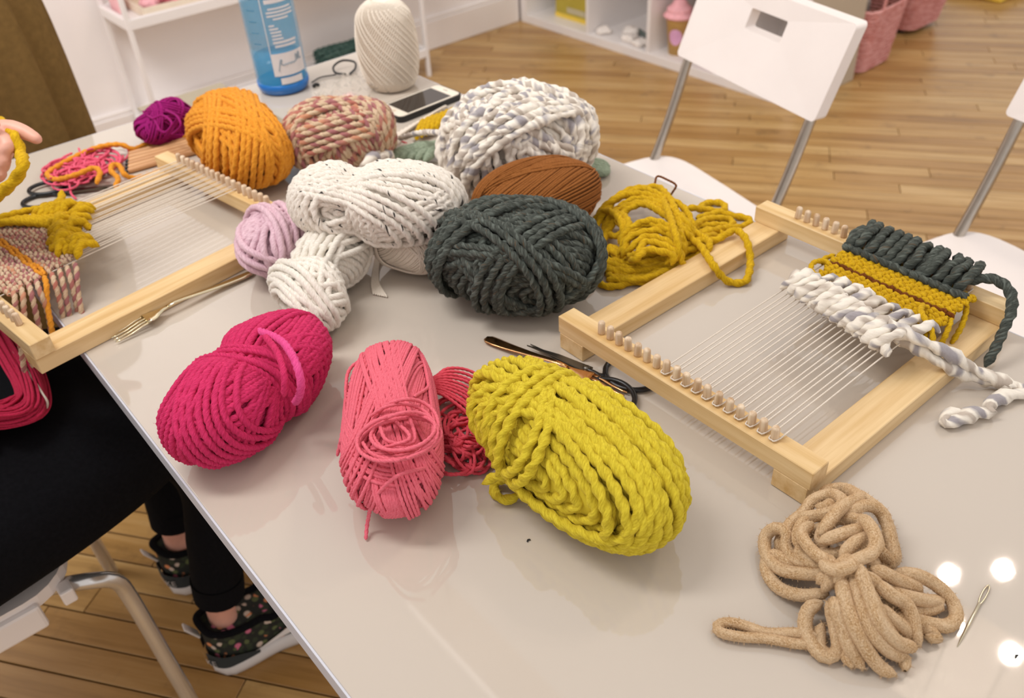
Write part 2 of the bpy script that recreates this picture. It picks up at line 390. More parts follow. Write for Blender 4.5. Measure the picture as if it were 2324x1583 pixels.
# ------------------------------------------------------------------ white wire rack by the wall
t = empty('wall_rack', (1.46, 3.22, 0), 'slim white metal rack with square legs standing against the wall', 'rack')
RX0, RX1, RY0, RY1 = .895, 2.045, 3.075, 3.315
for x in (RX0, RX1):
    for y in (RY0, RY1): link('leg', MB().box((x-.008, y-.008, 0), (x+.008, y+.008, 1.25)).mesh(bevel=.002), M['white'], t)
for z in (.105, .50, .95):
    s_ = MB()
    for y in (RY0, RY1): s_.box((RX0, y-.009, z-.02), (RX1, y+.009, z+.014))
    for x in (RX0, RX1): s_.box((x-.009, RY0, z-.02), (x+.009, RY1, z+.014))
    link('shelf_rail', s_.mesh(bevel=.002), M['white'], t)
    if z > .2: link('shelf_board', MB().box((RX0+.01, RY0+.01, z-.012), (RX1-.01, RY1-.01, z-.004)).mesh(), M['white'], t)
    else: link('shelf_board', MB().box((RX0+.01, RY0+.01, z-.012), (RX1-.01, RY1-.01, z-.004)).mesh(), M['white'], t)
# goods on the rack shelf: a cream tray with pink paper flowers
M['cream'] = plain('cream_card', '#EBDCC6', .6, var=.04)
M['pinkp'] = plain('pink_tissue_paper', '#EE8E9C', .8, var=.12, vscale=60)
M['pinkl'] = plain('light_pink_tissue_paper', '#F4B3BA', .8, var=.12, vscale=60)
M['leaf'] = plain('olive_leaf', '#8E8A35', .7, var=.2, vscale=60)
ty = RY0+.03; tz = .497
tr = empty('shelf_tray', (1.17, 3.18, tz), 'low cream tray on the rack shelf holding pink paper flowers', 'tray')
link('tray_base', MB().box((.965, ty, tz), (1.39, ty+.18, tz+.006)).mesh(), M['cream'], tr)
rim = MB().box((.965, ty, tz+.006), (1.39, ty+.006, tz+.03)).box((.965, ty+.174, tz+.006), (1.39, ty+.18, tz+.03)).box((.965, ty+.006, tz+.006), (.971, ty+.174, tz+.03)).box((1.384, ty+.006, tz+.006), (1.39, ty+.174, tz+.03))
link('tray_rim', rim.mesh(), M['cream'], tr)
def flower(loc, r, m, seed, label):
    rg = np.random.default_rng(seed); bm = bmesh.new(); bmesh.ops.create_icosphere(bm, subdivisions=3, radius=r)
    for v in bm.verts:
        d = v.co.normalized(); k = 1+.16*math.sin(9*d.x+seed)*math.cos(8*d.y+seed*2)+.10*math.sin(14*d.z+5*d.x); v.co = d*r*k; v.co.z *= .75
    me = bpy.data.meshes.new('flower'); bm.to_mesh(me); bm.free(); me.shade_smooth()
    t = empty('paper_flower', loc, label, 'paper flower', 'pink paper flowers in the rack tray')
    o = local('petals', me, m, t); o.location.z = r*.75
    lf = MB(); 
    for k in range(2):
        a = rg.uniform(0, 6.28); c, s = math.cos(a), math.sin(a); L = r*1.25
        lf.add([(0, 0, .004), (c*L*.5-s*L*.2, s*L*.5+c*L*.2, .008), (c*L, s*L, .004), (c*L*.5+s*L*.2, s*L*.5-c*L*.2, .008), (c*L*.5, s*L*.5, .003)], [(0, 4, 1), (1, 4, 2), (2, 4, 3), (3, 4, 0)])
    local('leaf', lf.mesh(), M['leaf'], t)
fx = [(1.01, .05), (1.075, .10), (1.10, .045), (1.16, .09), (1.19, .045), (1.25, .10), (1.28, .05), (1.335, .09)]
for i, (x, y) in enumerate(fx):
    flower((x, ty+y, tz+.006), .032+.006*(i % 3), M['pinkp'] if i % 3 else M['pinkl'], i, 'crumpled pink tissue paper flower with olive leaves, ' + ['leftmost in the tray', 'second from the left in the tray', 'third from the left in the tray', 'fourth from the left in the tray', 'fifth from the left in the tray', 'third from the right in the tray', 'second from the right in the tray', 'rightmost in the tray'][i])
# pink gift bag standing at the left of the rack shelf
M['pinks'] = plain('pale_pink_paper', '#F0B9BC', .7)
g = empty('gift_bag', (.945, 3.26, .497), 'small pale pink paper strip bag at the left end of the rack shelf', 'bag')
link('bag_body', MB().box((.918, 3.215, .497), (.945, 3.29, .64)).mesh(bevel=.004), M['pinks'], g)
link('bag_handle', MB().tube(spline([(.931, 3.235, .635), (.931, 3.238, .69), (.931, 3.266, .69), (.931, 3.27, .635)], .006), .0025, 8).mesh(True), M['white'], g)
# dark green bundle on the low shelf
M['dgk'] = yarn('dark_teal_boucle', '#3E5A52', '#22332E', '#6C8078', mode='heather', fuzz=.3)
gb = Rope(.010, 2, 5, .25)
rg = np.random.default_rng(9)
for k in range(5):
    for j in range(3):
        P = [(1.60+.085*i, 3.13+.045*j+rg.normal(0, .004), .118+.021*k*.8+rg.normal(0, .003)) for i in range(6)]
        gb.add(spline(P, .008), taper=True)
o = link('knitted_bundle', gb.mesh(), M['dgk']); tag(o, 'dark green bumpy knitted bundle on the low rack shelf behind the table', 'textile')
# ------------------------------------------------------------------ cube shelf
CX0, CX1, CY0, CY1, CH = 2.775, 3.165, 1.775, 3.325, .80
t = empty('cube_shelf', ((CX0+CX1)/2, (CY0+CY1)/2, 0), 'low white cube shelf unit with open compartments and a taupe end', 'shelf')
B_ = .038
link('bottom_board', MB().box((CX0, CY0+B_, 0), (CX1, CY1-B_, B_)).mesh(bevel=.002), M['white'], t)
link('top_board', MB().box((CX0-.002, CY0, CH-B_), (CX1, CY1, CH)).mesh(bevel=.002), M['white'], t)
link('middle_board', MB().box((CX0+.003, CY0+B_, .40-.009), (CX1, CY1-B_, .40+.009)).mesh(), M['white'], t)
link('end_panel', MB().box((CX0, CY1-B_, 0), (CX1, CY1, CH-B_)).mesh(bevel=.002), M['white'], t)
ep = link('end_panel', MB().box((CX0, CY0, 0), (CX1, CY0+B_, CH-B_)).mesh(bevel=.002), M['white'], t)
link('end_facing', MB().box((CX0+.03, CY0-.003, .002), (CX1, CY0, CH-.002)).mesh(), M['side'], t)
for k, y in enumerate((2.872, 2.508, 2.145)): link('divider', MB().box((CX0+.003, y-.009, B_), (CX1, y+.009, CH-B_)).mesh(), M['white'], t)
link('back_board', MB().box((CX1-.006, CY0+B_, B_), (CX1, CY1-B_, CH-B_)).mesh(), plain('grey_white_back', '#D6CFCB', .6), t)
# goods in the compartments
M['ygreen'] = plain('olive_yellow_card', '#B7A53C', .6, var=.1, vscale=12); M['yel'] = plain('yellow_card', '#EBCB4E', .6); M['org'] = plain('orange_print', '#E59A52', .6); M['teal'] = plain('teal_print', '#2E9A84', .6)
b = empty('storage_box', (2.96, 3.05, B_), 'olive and yellow printed cardboard box in the compartment next to the wall', 'box')
link('box_body', MB().box((2.86, 2.90, B_), (3.10, 3.17, .30)).mesh(bevel=.003), M['ygreen'], b)
link('yellow_band', MB().box((2.858, 2.899, B_), (2.86, 3.171, B_+.02)).mesh(), M['yel'], b)
link('orange_panel', MB().box((2.858, 2.96, .16), (2.86, 3.12, .20)).mesh(), M['org'], b)
link('teal_panel', MB().box((2.858, 2.905, .19), (2.86, 2.955, .25)).mesh(), M['teal'], b)
link('grey_print', MB().box((2.858, 2.95, B_+.03), (2.86, 3.09, B_+.055)).mesh(), plain('grey_print', '#C3B998', .6), b)
def wad(name, loc, r, m, seed, label, cat, flat=.6, grp=None):
    bm = bmesh.new(); bmesh.ops.create_icosphere(bm, subdivisions=3, radius=r)
    for v in bm.verts:
        d = v.co.normalized(); v.co = d*r*(1+.14*math.sin(5*d.x+seed)+.12*math.cos(6*d.y-seed)+.08*math.sin(9*d.z+seed)); v.co.z = max(-r*flat*.8, v.co.z*flat)
    me = bpy.data.meshes.new('wad'); bm.to_mesh(me); bm.free(); me.shade_smooth(); o = link(name, me, m); o.location = (loc[0], loc[1], loc[2]+r*flat*.8); return tag(o, label, cat, grp)
M['off'] = plain('off_white_cotton', '#F1E9E2', .85, var=.05)
for i, (x, y, r) in enumerate(((2.83, 2.82, .033), (2.90, 2.72, .038), (2.83, 2.66, .034), (2.82, 2.59, .032))):
    wad('cotton_wad', (x, y, B_), r, M['off'], i*1.7, ['off-white cotton wad in the shelf, nearest the olive printed box', 'off-white cotton wad set deepest in the middle shelf compartment', 'off-white cotton wad in the middle of the shelf compartment front', 'off-white cotton wad in the shelf nearest the tan cup'][i], 'cotton', .5, 'cotton wads in the shelf')
M['dkg'] = plain('dark_grey_metal', '#5E6A66', .4)
o = link('craft_brush', MB().tube([(2.93, 2.70, B_+.012), (2.86, 2.53, B_+.012)], .011, 10).mesh(True), M['dkg']); tag(o, 'thin dark grey craft brush lying in the shelf compartment', 'brush')
M['kraft'] = plain('tan_paper_cup', '#CFA763', .7, var=.06); M['lilac'] = plain('lilac_sticker', '#DFA9CF', .6)
cl = (2.86, 2.415, B_)
c = empty('paper_cup', cl, 'tall tan paper cup with a pink swirl top and lilac dot sticker', 'cup')
link('cup', MB().lathe([(.036, 0), (.052, .145), (.054, .147), (.054, .150), (.05, .150)], 28, Matrix.Translation(cl)).mesh(True), M['kraft'], c)
sw = []
for k in range(13): a = k/12; sw.append((.062*(1-a**1.6)*(1+.10*math.sin(a*19)), .150+.085*a))
link('swirl_top', MB().lathe(sw+[(.001, .237)], 28, Matrix.Translation(cl)).mesh(True), M['pinkl'], c)
st = []
for k in range(20):
    a = 2*PI*k/20; th = PI+.45+.62*math.cos(a); z = .078+.034*math.sin(a); r = .0445+.016*(z-.078)/.145*1.0+.0016; st.append((cl[0]+r*math.cos(th), cl[1]+r*math.sin(th), cl[2]+z))
ctr = (cl[0]+.0475*math.cos(PI+.45), cl[1]+.0475*math.sin(PI+.45), cl[2]+.078)
link('dot_sticker', mesh([ctr]+st, [(0, 1+k, 1+(k+1) % 20) for k in range(20)]), M['lilac'], c)
wad('pink_pompom', (2.95, 2.31, B_), .06, M['pinkl'], 3.3, 'fluffy pink pompom beside the tan paper cup', 'pompom', .95)
wad('pink_pompom', (2.97, 2.32, B_+.10), .05, M['pinkp'], 5.3, 'darker pink pompom resting above its pale neighbour in the shelf', 'pompom', .9)
# ------------------------------------------------------------------ pink woven baskets
def basket_mat(name, a, b):
    s = NT(name); at = s.n('ShaderNodeTexCoord').outputs['Object']
    n = s.noise(s.vmap(at, (25, 25, 90)), 1, 2); s.l(s.ramp(n, [(.4, C(a)), (.6, C(b))]), s.b.inputs['Base Color']); s.set(Roughness=.8); return s.m
M['bask'] = basket_mat('pink_woven_straw', '#C9837C', '#DDA09B'); M['baskin'] = plain('brown_lining', '#7A4A34', .8)
def basket(loc, w, d, h, label, flare=1.18):
    t = empty('woven_basket', loc, label, 'basket', 'pink woven baskets beside the cube shelf')
    core = MB(); body = Rope(.0085, 2, 4, .25, 6)
    n = int(h/.0145)
    for k in range(n):
        f = 1+(flare-1)*k/(n-1); pts = rrect(w*f, d*f, .045*f, 5); z = .009+k*.0145
        body.add(spline([(x, y, z) for x, y in pts], .011, True), closed=True)
    local('woven_body', body.mesh(), M['bask'], t)
    lp0 = rrect(w*.97, d*.97, .045, 5); m = len(lp0)
    v = [(x, y, .006) for x, y in lp0]+[(x*flare, y*flare, h-.008) for x, y in lp0]
    local('lining', mesh(v, [tuple(range(m))]+[(k, (k+1) % m, m+(k+1) % m, m+k) for k in range(m)]), M['baskin'], t)
    for sy in (-1, 1):
        hd = Rope(.007, 2, 5, .25, 6); P = [(-.07, sy*d*flare/2, h-.03), (-.06, sy*(d*flare/2+.004), h+.06), (0, sy*(d*flare/2+.004), h+.11), (.06, sy*(d*flare/2+.004), h+.06), (.07, sy*d*flare/2, h-.03)]
        hd.add(spline(P, .008)); local('handle', hd.mesh(), M['bask'], t)
    return t
b1 = basket((3.34, 1.92, 0), .24, .26, .26, 'pink woven basket standing against the end of the cube shelf'); b1.rotation_euler.z = .05
b2 = basket((3.86, 2.02, 0.02), .24, .30, .26, 'pink woven basket further from the shelf, behind the first basket', 1.3)
M['red'] = plain('red_cloth', '#B9322E', .8); M['grey'] = plain('grey_felt', '#8A8078', .85)
wad('red_cloth', (3.27, 1.92, .12), .06, M['red'], 1, 'red cloth showing inside the nearer pink basket', 'cloth', 1.2)
wad('grey_felt_ball', (3.38, 1.94, .12), .06, M['grey'], 2, 'grey felt wad inside the nearer pink basket', 'felt', 1.2)
bs = link('basket_stand', MB().box((3.76, 1.92, 0), (3.96, 2.12, .02)).mesh(bevel=.004), plain('dark_stand', '#3A2E28', .6)); tag(bs, 'low dark stand under the second pink basket', 'stand')
yb = empty('yellow_tray', (4.62, 1.93, 0), 'shallow yellow tray on the floor beyond the baskets', 'tray')
link('tray_body', MB().box((4.40, 1.80, 0), (4.80, 2.06, .05)).mesh(bevel=.01), M['yel'], yb); link('tray_rim', MB().box((4.39, 1.79, .05), (4.81, 2.07, .058)).mesh(bevel=.003), M['cream'], yb)
# ------------------------------------------------------------------ yarn materials
Y = {}
Y['hot'] = yarn('raspberry_yarn', '#D8386B', '#A81E4A', fuzz=.25)
Y['hot2'] = yarn('bright_pink_tail', '#E85A97', '#C73672', fuzz=.3)
Y['coral'] = yarn('coral_pink_yarn', '#F27A8A', '#CF5566', fuzz=.25)
Y['coral2'] = yarn('coral_red_yarn', '#EE5F6E', '#C83A4C', fuzz=.25)
Y['coral3'] = yarn('bright_pink_coral_yarn', '#F0708A', '#CC3F5A', fuzz=.3)
Y['must'] = yarn('chartreuse_mustard_yarn', '#DCC83C', '#AE951C', fuzz=.3)
Y['gold'] = yarn('golden_mustard_yarn', '#D9B11C', '#A67C0A', fuzz=.3)
Y['green'] = yarn('dark_green_heather_yarn', '#4F544E', '#2A2C28', '#6A716A', mode='heather', fleck='#5A4A38', fuzz=.2)
Y['rust'] = yarn('rust_brown_yarn', '#A26532', '#6C4018', fuzz=.3)
Y['bulky'] = yarn('thick_thin_white_grey_yarn', '#EFE7DA', '#CFC2B0', '#8F8A92', mode='variegated', fleck='#B3A598', freq=40, fuzz=.3)
Y['marl'] = yarn('flecked_cream_yarn', '#F1EAE0', '#CDC2B2', mode='fleck', fleck='#3A342F', fuzz=.25)
Y['tweed'] = yarn('rose_beige_tweed_yarn', '#D8C0A4', '#AE9070', twocol=('#A8584E', '#96525E', '#C28262'), freq=30, fuzz=.25)
Y['orange'] = yarn('marigold_yarn', '#E8A038', '#BE7216', fuzz=.45)
Y['pale'] = yarn('pale_lilac_pink_yarn', '#E2C3CC', '#B9929F', fuzz=.4)
Y['white'] = yarn('soft_white_yarn', '#F3EEE4', '#D0C5B4', fuzz=.4)
Y['purple'] = yarn('magenta_purple_yarn', '#A61C76', '#720C50', fuzz=.3)
Y['cream'] = yarn('cream_cotton_thread', '#F0E6D9', '#D9CBB8', fuzz=.2, bump=.3)
Y['tan'] = yarn('tan_brushed_tube_yarn', '#BF9C72', '#8F6C42', '#D8BF9E', mode='brushed', fuzz=.6, bump=.8)
Y['warp'] = yarn('white_cotton_warp', '#F0E6DA', '#D6C8B6', fuzz=.15)
Y['sage'] = yarn('sage_green_roving', '#9DAA94', '#76836E', fuzz=.4)
Y['terra'] = yarn('terracotta_pink_yarn', '#D08C80', '#A8645A', fuzz=.3)
Y['brown'] = yarn('dark_brown_yarn', '#7A4414', '#55290A', fuzz=.3)
M['birch'] = wood('pale_birch_wood', '#E2C493', '#C69E62', 'X', 1, .5); M['birchy'] = wood('pale_birch_wood_crosswise', '#E6CA9A', '#CBA468', 'Y', 1, .5)
M['peg'] = wood('whitish_dowel_wood', '#E2CDB2', '#B08A62', 'Z', 2, .6)
M['gold'] = plain('pale_gold_plated_metal', '#E4D8B8', .12, 1, var=.04); M['copper'] = plain('copper_gold_metal', '#D9A774', .18, 1, var=.05)
M['black'] = plain('black_enamel', '#141416', .35, var=.1); M['blade'] = plain('grey_steel_blade', '#6E6A62', .35, 1, var=.1)
M['needle'] = plain('bright_needle_steel', '#C9C0A8', .15, 1)
# ------------------------------------------------------------------ skeins wound around a soft body
SK = {}
def skein(name, label, xy, yaw, abc, R, mat, seed, base=(.15, .9), bands=7, tau=.55, plies=2, twist=6.5, amp=.2, n=8, lift=0, pinch=(), waist=(), wob=.003, flat=.8, gap=1.0, thick=0, cw=7, group='balls and skeins of yarn on the table', tri=1.0, root=None, partname='wound_strands', layers=3, boxy=.55, spec=None):
    rg = np.random.default_rng(seed); a, b, c = abc; cx, cy = xy; zc = TZ+c
    if lift: k = (HC-zc-lift)/(HC-zc); cx, cy, a, b, c = cx*k, cy*k, a*k, b*k, c*k; zc = zc+lift
    ca, sa = math.cos(math.radians(yaw)), math.sin(math.radians(yaw))
    # the outer layers add thickness: the body is shrunk by it
    add = R*3.1; a, b, c = a-add, b-add, c-add
    ph = rg.uniform(0, 6.28, 6)
    def wfun(x):
        w = np.ones_like(x)
        for x0, dep, wid in pinch: w = w-dep*np.exp(-((x-x0)/wid)**2)
        return w
    def body(p, off):
        x, y, z = p[:, 0], p[:, 1], p[:, 2]; w = wfun(x)
        sq = (np.abs(x)**2.7+np.abs(y)**2.7+np.abs(z)**2.7)**(-1/2.7); sq = 1+(sq-1)*boxy
        q = np.stack([a*x*sq, b*y*w*sq, c*z*w*sq], 1)
        nn = np.stack([x/a, y/(b*w), z/(c*w)], 1); nn /= np.linalg.norm(nn, axis=1)[:, None]
        o = off+wob*(np.sin(3*x+ph[0])*np.cos(2.5*y+ph[1])+.6*np.sin(4*z+ph[2])*np.cos(3*x+ph[3]))
        q = q+nn*o[:, None] if np.ndim(o) else q+nn*o
        zl = -(c+add)+R*1.0; q[:, 2] = np.where(q[:, 2] < -flat*c, np.maximum(-flat*c+(q[:, 2]+flat*c)*.6, zl), q[:, 2])
        P = np.stack([cx+ca*q[:, 0]-sa*q[:, 1], cy+sa*q[:, 0]+ca*q[:, 1], zc+q[:, 2]], 1)
        N = np.stack([ca*nn[:, 0]-sa*nn[:, 1], sa*nn[:, 0]+ca*nn[:, 1], nn[:, 2]], 1)
        return P, N
    def circle(nv, d, off, rope, RR_=None, jit=.02):
        nv = nv+rg.normal(0, jit, 3); nv /= np.linalg.norm(nv)
        u = np.cross(nv, [0, 0, 1.]) if abs(nv[2]) < .9 else np.cross(nv, [1., 0, 0]); u /= np.linalg.norm(u); v = np.cross(nv, u)
        r = math.sqrt(max(1e-4, 1-d*d)); rough = 2*PI*r*max(a, b, c)
        m = max(12, int(rough/(R*.85*tri))); th = np.arange(m)*2*PI/m
        p = d*nv+r*(np.cos(th)[:, None]*u+np.sin(th)[:, None]*v)
        p = p/np.linalg.norm(p, axis=1)[:, None]
        P, N = body(p, np.full(m, off)+rg.normal(0, R*.12))
        keep = P[:, 2] > zc-(c+add)*.8
        sw = None
        if thick:
            s_ = np.arange(m)*rough/m; sw = 1+thick*np.sin(2*PI*s_/(R*9)+rg.uniform(0, 6))*.6+thick*.5*np.sin(2*PI*s_/(R*15.7)+rg.uniform(0, 6))
        if keep.all(): rope.add(P, N, True, swell=None if sw is None else sw)
        elif keep.sum() > 6:
            i0 = np.where(~keep)[0][-1]+1; idx = (np.arange(m)+i0) % m; kk = keep[idx]; e = np.argmax(~kk) if (~kk).any() else m
            if e > 5: rope.add(P[idx[:e]], N[idx[:e]], False, swell=None if sw is None else sw[idx[:e]])
    def nvec(t, be): return np.array([math.sin(t), math.cos(t)*math.cos(be), math.cos(t)*math.sin(be)])
    def pitch(nv): return 1.76*R*gap/np.linalg.norm(np.array([a, b, c])*nv)
    own = root is None
    if own: root = empty(name, (cx, cy, TZ), label, 'yarn', group)
    # inner body so that no gap shows through
    bm = bmesh.new(); bmesh.ops.create_icosphere(bm, subdivisions=4, radius=1); pv = np.array([v.co[:] for v in bm.verts]); pv /= np.linalg.norm(pv, axis=1)[:, None]
    P, N = body(pv, np.full(len(pv), -R*.35))
    for v, q in zip(bm.verts, P): v.co = q
    me = bpy.data.meshes.new('core'); bm.to_mesh(me); bm.free(); me.shade_smooth(); link('inner_core', me, mat, root)
    rp = Rope(R, plies, twist, amp, n); nv = nvec(*base); nv /= np.linalg.norm(nv); dp = pitch(nv); f = -1.45
    while f < 1.45: circle(nv, math.sin(f), 0, rp, jit=.012); f += dp
    link(partname, rp.mesh(), mat, root)
    if spec: bands = len(spec)
    if bands:
        rp = Rope(R, plies, twist, amp, n)
        for k in range(bands):
            be = (0, PI)[k % 2]+rg.uniform(-.6, .6)+(PI/2 if k % 5 == 4 else 0); t = (-1)**(k//2)*rg.uniform(.25, 1)*tau; nv = nvec(t, be); dp = pitch(nv)
            f0 = rg.uniform(-.75, .55); off = R*(1.2+1.0*(k % layers)); cnt_ = int(rg.integers(max(2, cw-3), cw+1))
            if spec: t, be, f0, cnt_, ly = spec[k]; nv = nvec(t, be); dp = pitch(nv); off = R*(1.15+.8*ly)
            for j in range(cnt_): circle(nv, math.sin(f0+j*dp), off, rp)
        link('crossing_wraps', rp.mesh(), mat, root)
    for x0, cnt, lay in waist:
        rp = Rope(R, plies, twist, amp, n); nv = np.array([1., .12, .0])
        for L in range(lay):
            for j in range(cnt-L):
                circle(nv, x0+(j-(cnt-L-1)/2)*2*R*.9/a, R*(2.6+1.3*L), rp, jit=.035)
        link('waist_wrap', rp.mesh(), mat, root)
    SK[name+str(seed)] = (root, body)
    return root
def strand(rope, pts, step=None, zoff=TZ, **kw):
    """pts: (px, py, height above table in mm)"""
    P = spline([W(p[0], p[1], zoff+p[2]/1000) for p in pts], step or rope.R*.8); rope.add(P, taper=True, **kw); return rope
def put(name, rope, mat, parent): return link(name, rope.mesh(), mat, parent)
def fuzz(root, mat, count, length, width=.00013, seed=1):
    """stray fibres standing off the strands, too fine to count"""
    rg = np.random.default_rng(seed); Ps = []; Ns = []
    for ch in root.children:
        me = ch.data
        if ch.type != 'MESH' or 'yarn' not in me.attributes: continue
        n = len(me.vertices); co = np.empty(n*3, np.float32); me.vertices.foreach_get('co', co); no = np.empty(n*3, np.float32); me.vertices.foreach_get('normal', no); Ps.append(co.reshape(-1, 3)); Ns.append(no.reshape(-1, 3))
    P = np.vstack(Ps); N = np.vstack(Ns); idx = rg.integers(0, len(P), count); P = P[idx]; N = N[idx]
    L = length*rg.uniform(.4, 1.2, (count, 1)); J = rg.normal(0, .8, (count, 3)); S = np.cross(N, rg.normal(0, 1, (count, 3))); S /= np.linalg.norm(S, axis=1)[:, None]+1e-9; S *= width
    a = P-N*.0004; d1 = N+J*.6; d1 /= np.linalg.norm(d1, axis=1)[:, None]; b = a+d1*L*.55; d2 = d1+rg.normal(0, .7, (count, 3)); d2 /= np.linalg.norm(d2, axis=1)[:, None]; c = b+d2*L*.45
    V = np.stack([a-S, a+S, b-S*.8, b+S*.8, c], 1).reshape(-1, 3); V[:, 2] = np.maximum(V[:, 2], .0005 if V[:, 2].min() < .2 and False else V[:, 2].min())
    F = [];
    base = np.arange(count)*5
    F = np.concatenate([np.stack([base, base+1, base+3], 1), np.stack([base, base+3, base+2], 1), np.stack([base+2, base+3, base+4], 1)])
    me = bpy.data.meshes.new('fuzz'); me.vertices.add(len(V)); me.vertices.foreach_set('co', V.astype(np.float32).ravel()); me.loops.add(F.size); me.loops.foreach_set('vertex_index', F.astype(np.int32).ravel()); me.polygons.add(len(F)); me.polygons.foreach_set('loop_start', np.arange(0, F.size, 3, dtype=np.int32)); me.update(calc_edges=True)
    o = link('surface_fuzz', me, mat, root); tag(o, kind='stuff'); return o
FZ = []
# hot pink two-lobed skein
r = skein('yarn_skein', 'raspberry pink two-lobed skein at the left table edge with a brighter tail', (.2242, .7327), 22.5, (.106, .058, .049), .0036, Y['hot'], 11, base=(.42, .25), bands=8, tau=.6, twist=5.5, amp=.16, pinch=((-.03, .26, .2),), waist=((-.03, 5, 2),), cw=9, plies=3, n=9)
rp = Rope(.0042, 3, 5.5, .14, 9); strand(rp, [(533, 757, 70), (560, 748, 84), (600, 755, 97), (640, 775, 104), (668, 815, 104), (682, 860, 92), (680, 895, 72), (668, 915, 50)]); put('loose_tail', rp, Y['hot2'], r)
rp = Rope(.0036, 3, 5.5, .14, 9); strand(rp, [(600, 760, 100), (630, 800, 104), (645, 850, 98), (645, 900, 76)]); put('loose_strand', rp, Y['hot'], r)
# coral skein
r = skein('yarn_skein', 'coral pink skein with messy loops lying on top', (.3016, .5875), 57, (.121, .050, .042), .00175, Y['coral'], 12, base=(.5, .3), bands=9, tau=.7, twist=6, amp=.14, n=6, cw=13, tri=1.5)
rp = Rope(.0019, 2, 6, .14, 6); rg = np.random.default_rng(4)
for k in range(7):
    cx_, cy_, ra, rb, a0 = 905+rg.normal(0, 10), 990+rg.normal(0, 12), rg.uniform(55, 95), rg.uniform(35, 62), rg.uniform(0, 6)
    pts = [(cx_+ra*math.cos(a0+a)*math.cos(-.2)-rb*math.sin(a0+a)*math.sin(-.2), cy_+ra*math.cos(a0+a)*math.sin(-.2)+rb*math.sin(a0+a), 88+3*math.sin(3*a)+2*k-10*abs(math.cos(a0+a))) for a in np.linspace(0, 5.2+rg.uniform(0, 1), 11)]
    strand(rp, pts)
for pts in ([(780, 1035, 40), (775, 1000, 55), (840, 1030, 80), (900, 1035, 86), (980, 1010, 60), (1005, 1000, 40)], [(830, 1225, 2), (835, 1180, 14), (850, 1130, 50), (900, 1080, 76), (960, 1062, 66), (1005, 1050, 40)], [(790, 960, 52), (785, 880, 60), (800, 830, 62), (870, 795, 60)], [(940, 900, 78), (975, 870, 62), (960, 810, 60), (935, 785, 52)], [(880, 940, 88), (930, 990, 90), (890, 1010, 90), (840, 1020, 84)], [(925, 930, 88), (940, 1000, 86), (880, 1000, 92), (860, 960, 90)], [(765, 1035, 34), (775, 990, 50), (790, 900, 58), (825, 820, 56), (860, 790, 50)]):
    strand(rp, pts)
put('loose_loops', rp, Y['coral'], r)
# coral red tangle between the coral and the mustard skeins
rp = Rope(.0019, 2, 6, .14, 6); rg = np.random.default_rng(8)
t = empty('yarn_tangle', W(1050, 960), 'thin coral red tangle spread between the coral skein and the chunky mustard skein', 'yarn', 'loose tangles of yarn')
for k in range(26):
    c0, c1 = rg.uniform(1000, 1090), rg.uniform(945, 1040); ra, rb = rg.uniform(30, 85), rg.uniform(18, 60); a0 = rg.uniform(0, 6.28); tl = rg.uniform(-.5, .5)
    pts = []
    for a in np.linspace(0, rg.uniform(3.5, 7), 12):
        x, y = ra*math.cos(a+a0), rb*math.sin(a*1.1+a0); px = c0+x*math.cos(tl)-y*math.sin(tl); py = c1+x*math.sin(tl)+y*math.cos(tl)
        pts.append((px, min(py, 1075), max(2.2, 5+16*math.exp(-((px-1050)/55)**2-((py-1000)/50)**2)+rg.normal(0, 4))))
    strand(rp, pts)
for k in range(11):
    y0 = 828+k*9; pts = [(990, 905+rg.normal(0, 12), 14), (985+rg.normal(0, 5), 860+k*3, 22), (1010, 838+k*6, 24), (1050+rg.normal(0, 4), y0+8, 18), (1085, y0+22+k*2, 8), (1125, y0+50, 3)]
    strand(rp, pts)
put('tangled_strands', rp, Y['coral2'], t)
# chunky mustard skein in front
r = skein('yarn_skein', 'large chunky mustard yellow skein in the foreground beside the loom', (.3978, .4318), 87.3, (.131, .069, .057), .0049, Y['must'], 13, base=(.10, .18), spec=[(.5, 2.9, -.15, 3, 0), (-.30, .45, .50, 3, 1), (.16, .1, -.42, 7, 1), (-.75, .2, .1, 3, 0), (-.1, 2.95, .55, 3, 1), (.95, .5, .5, 2, 1)], twist=6.2, amp=.24, n=10, pinch=((.42, .16, .22),), waist=((.40, 3, 1),), cw=7, plies=2)
rp = Rope(.0049, 2, 6.2, .2, 10); strand(rp, [(1175, 1075, 42), (1150, 1077, 40), (1120, 1083, 34), (1095, 1098, 26)]); strand(rp, [(1165, 1085, 24), (1130, 1090, 10), (1122, 1115, 6), (1140, 1132, 6), (1165, 1130, 8), (1180, 1115, 12)]); put('loose_tail', rp, Y['must'], r)
# dark green skein
r = skein('yarn_skein', 'dark green heathered chunky skein in the middle of the table', (.5699, .7122), 139.6, (.107, .076, .063), .0047, Y['green'], 14, base=(.3, 2.8), bands=13, tau=1.0, twist=6.2, amp=.22, n=9, cw=4, flat=.85)
rp = Rope(.0042, 2, 6, .2, 9); strand(rp, [(1030, 500, 80), (985, 530, 66), (968, 565, 44), (975, 600, 26), (990, 625, 18), (1010, 640, 16)]); put('loose_tail', rp, Y['green'], r)
# rust skein
r = skein('yarn_skein', 'smooth rust brown skein of fine yarn behind the dark green one', (.6924, .8147), 169.7, (.094, .058, .052), .0016, Y['rust'], 15, base=(.55, 2.75), bands=5, tau=.35, twist=6, amp=.12, n=6, cw=14, tri=1.6, lift=.012)
rp = Rope(.0016, 2, 6, .14, 6); strand(rp, [(1400, 470, 30), (1470, 455, 18), (1485, 420, 30), (1492, 400, 34), (1515, 408, 34), (1534, 420, 30), (1527, 435, 20), (1520, 445, 8)]); put('loose_tail', rp, Y['brown'], r)
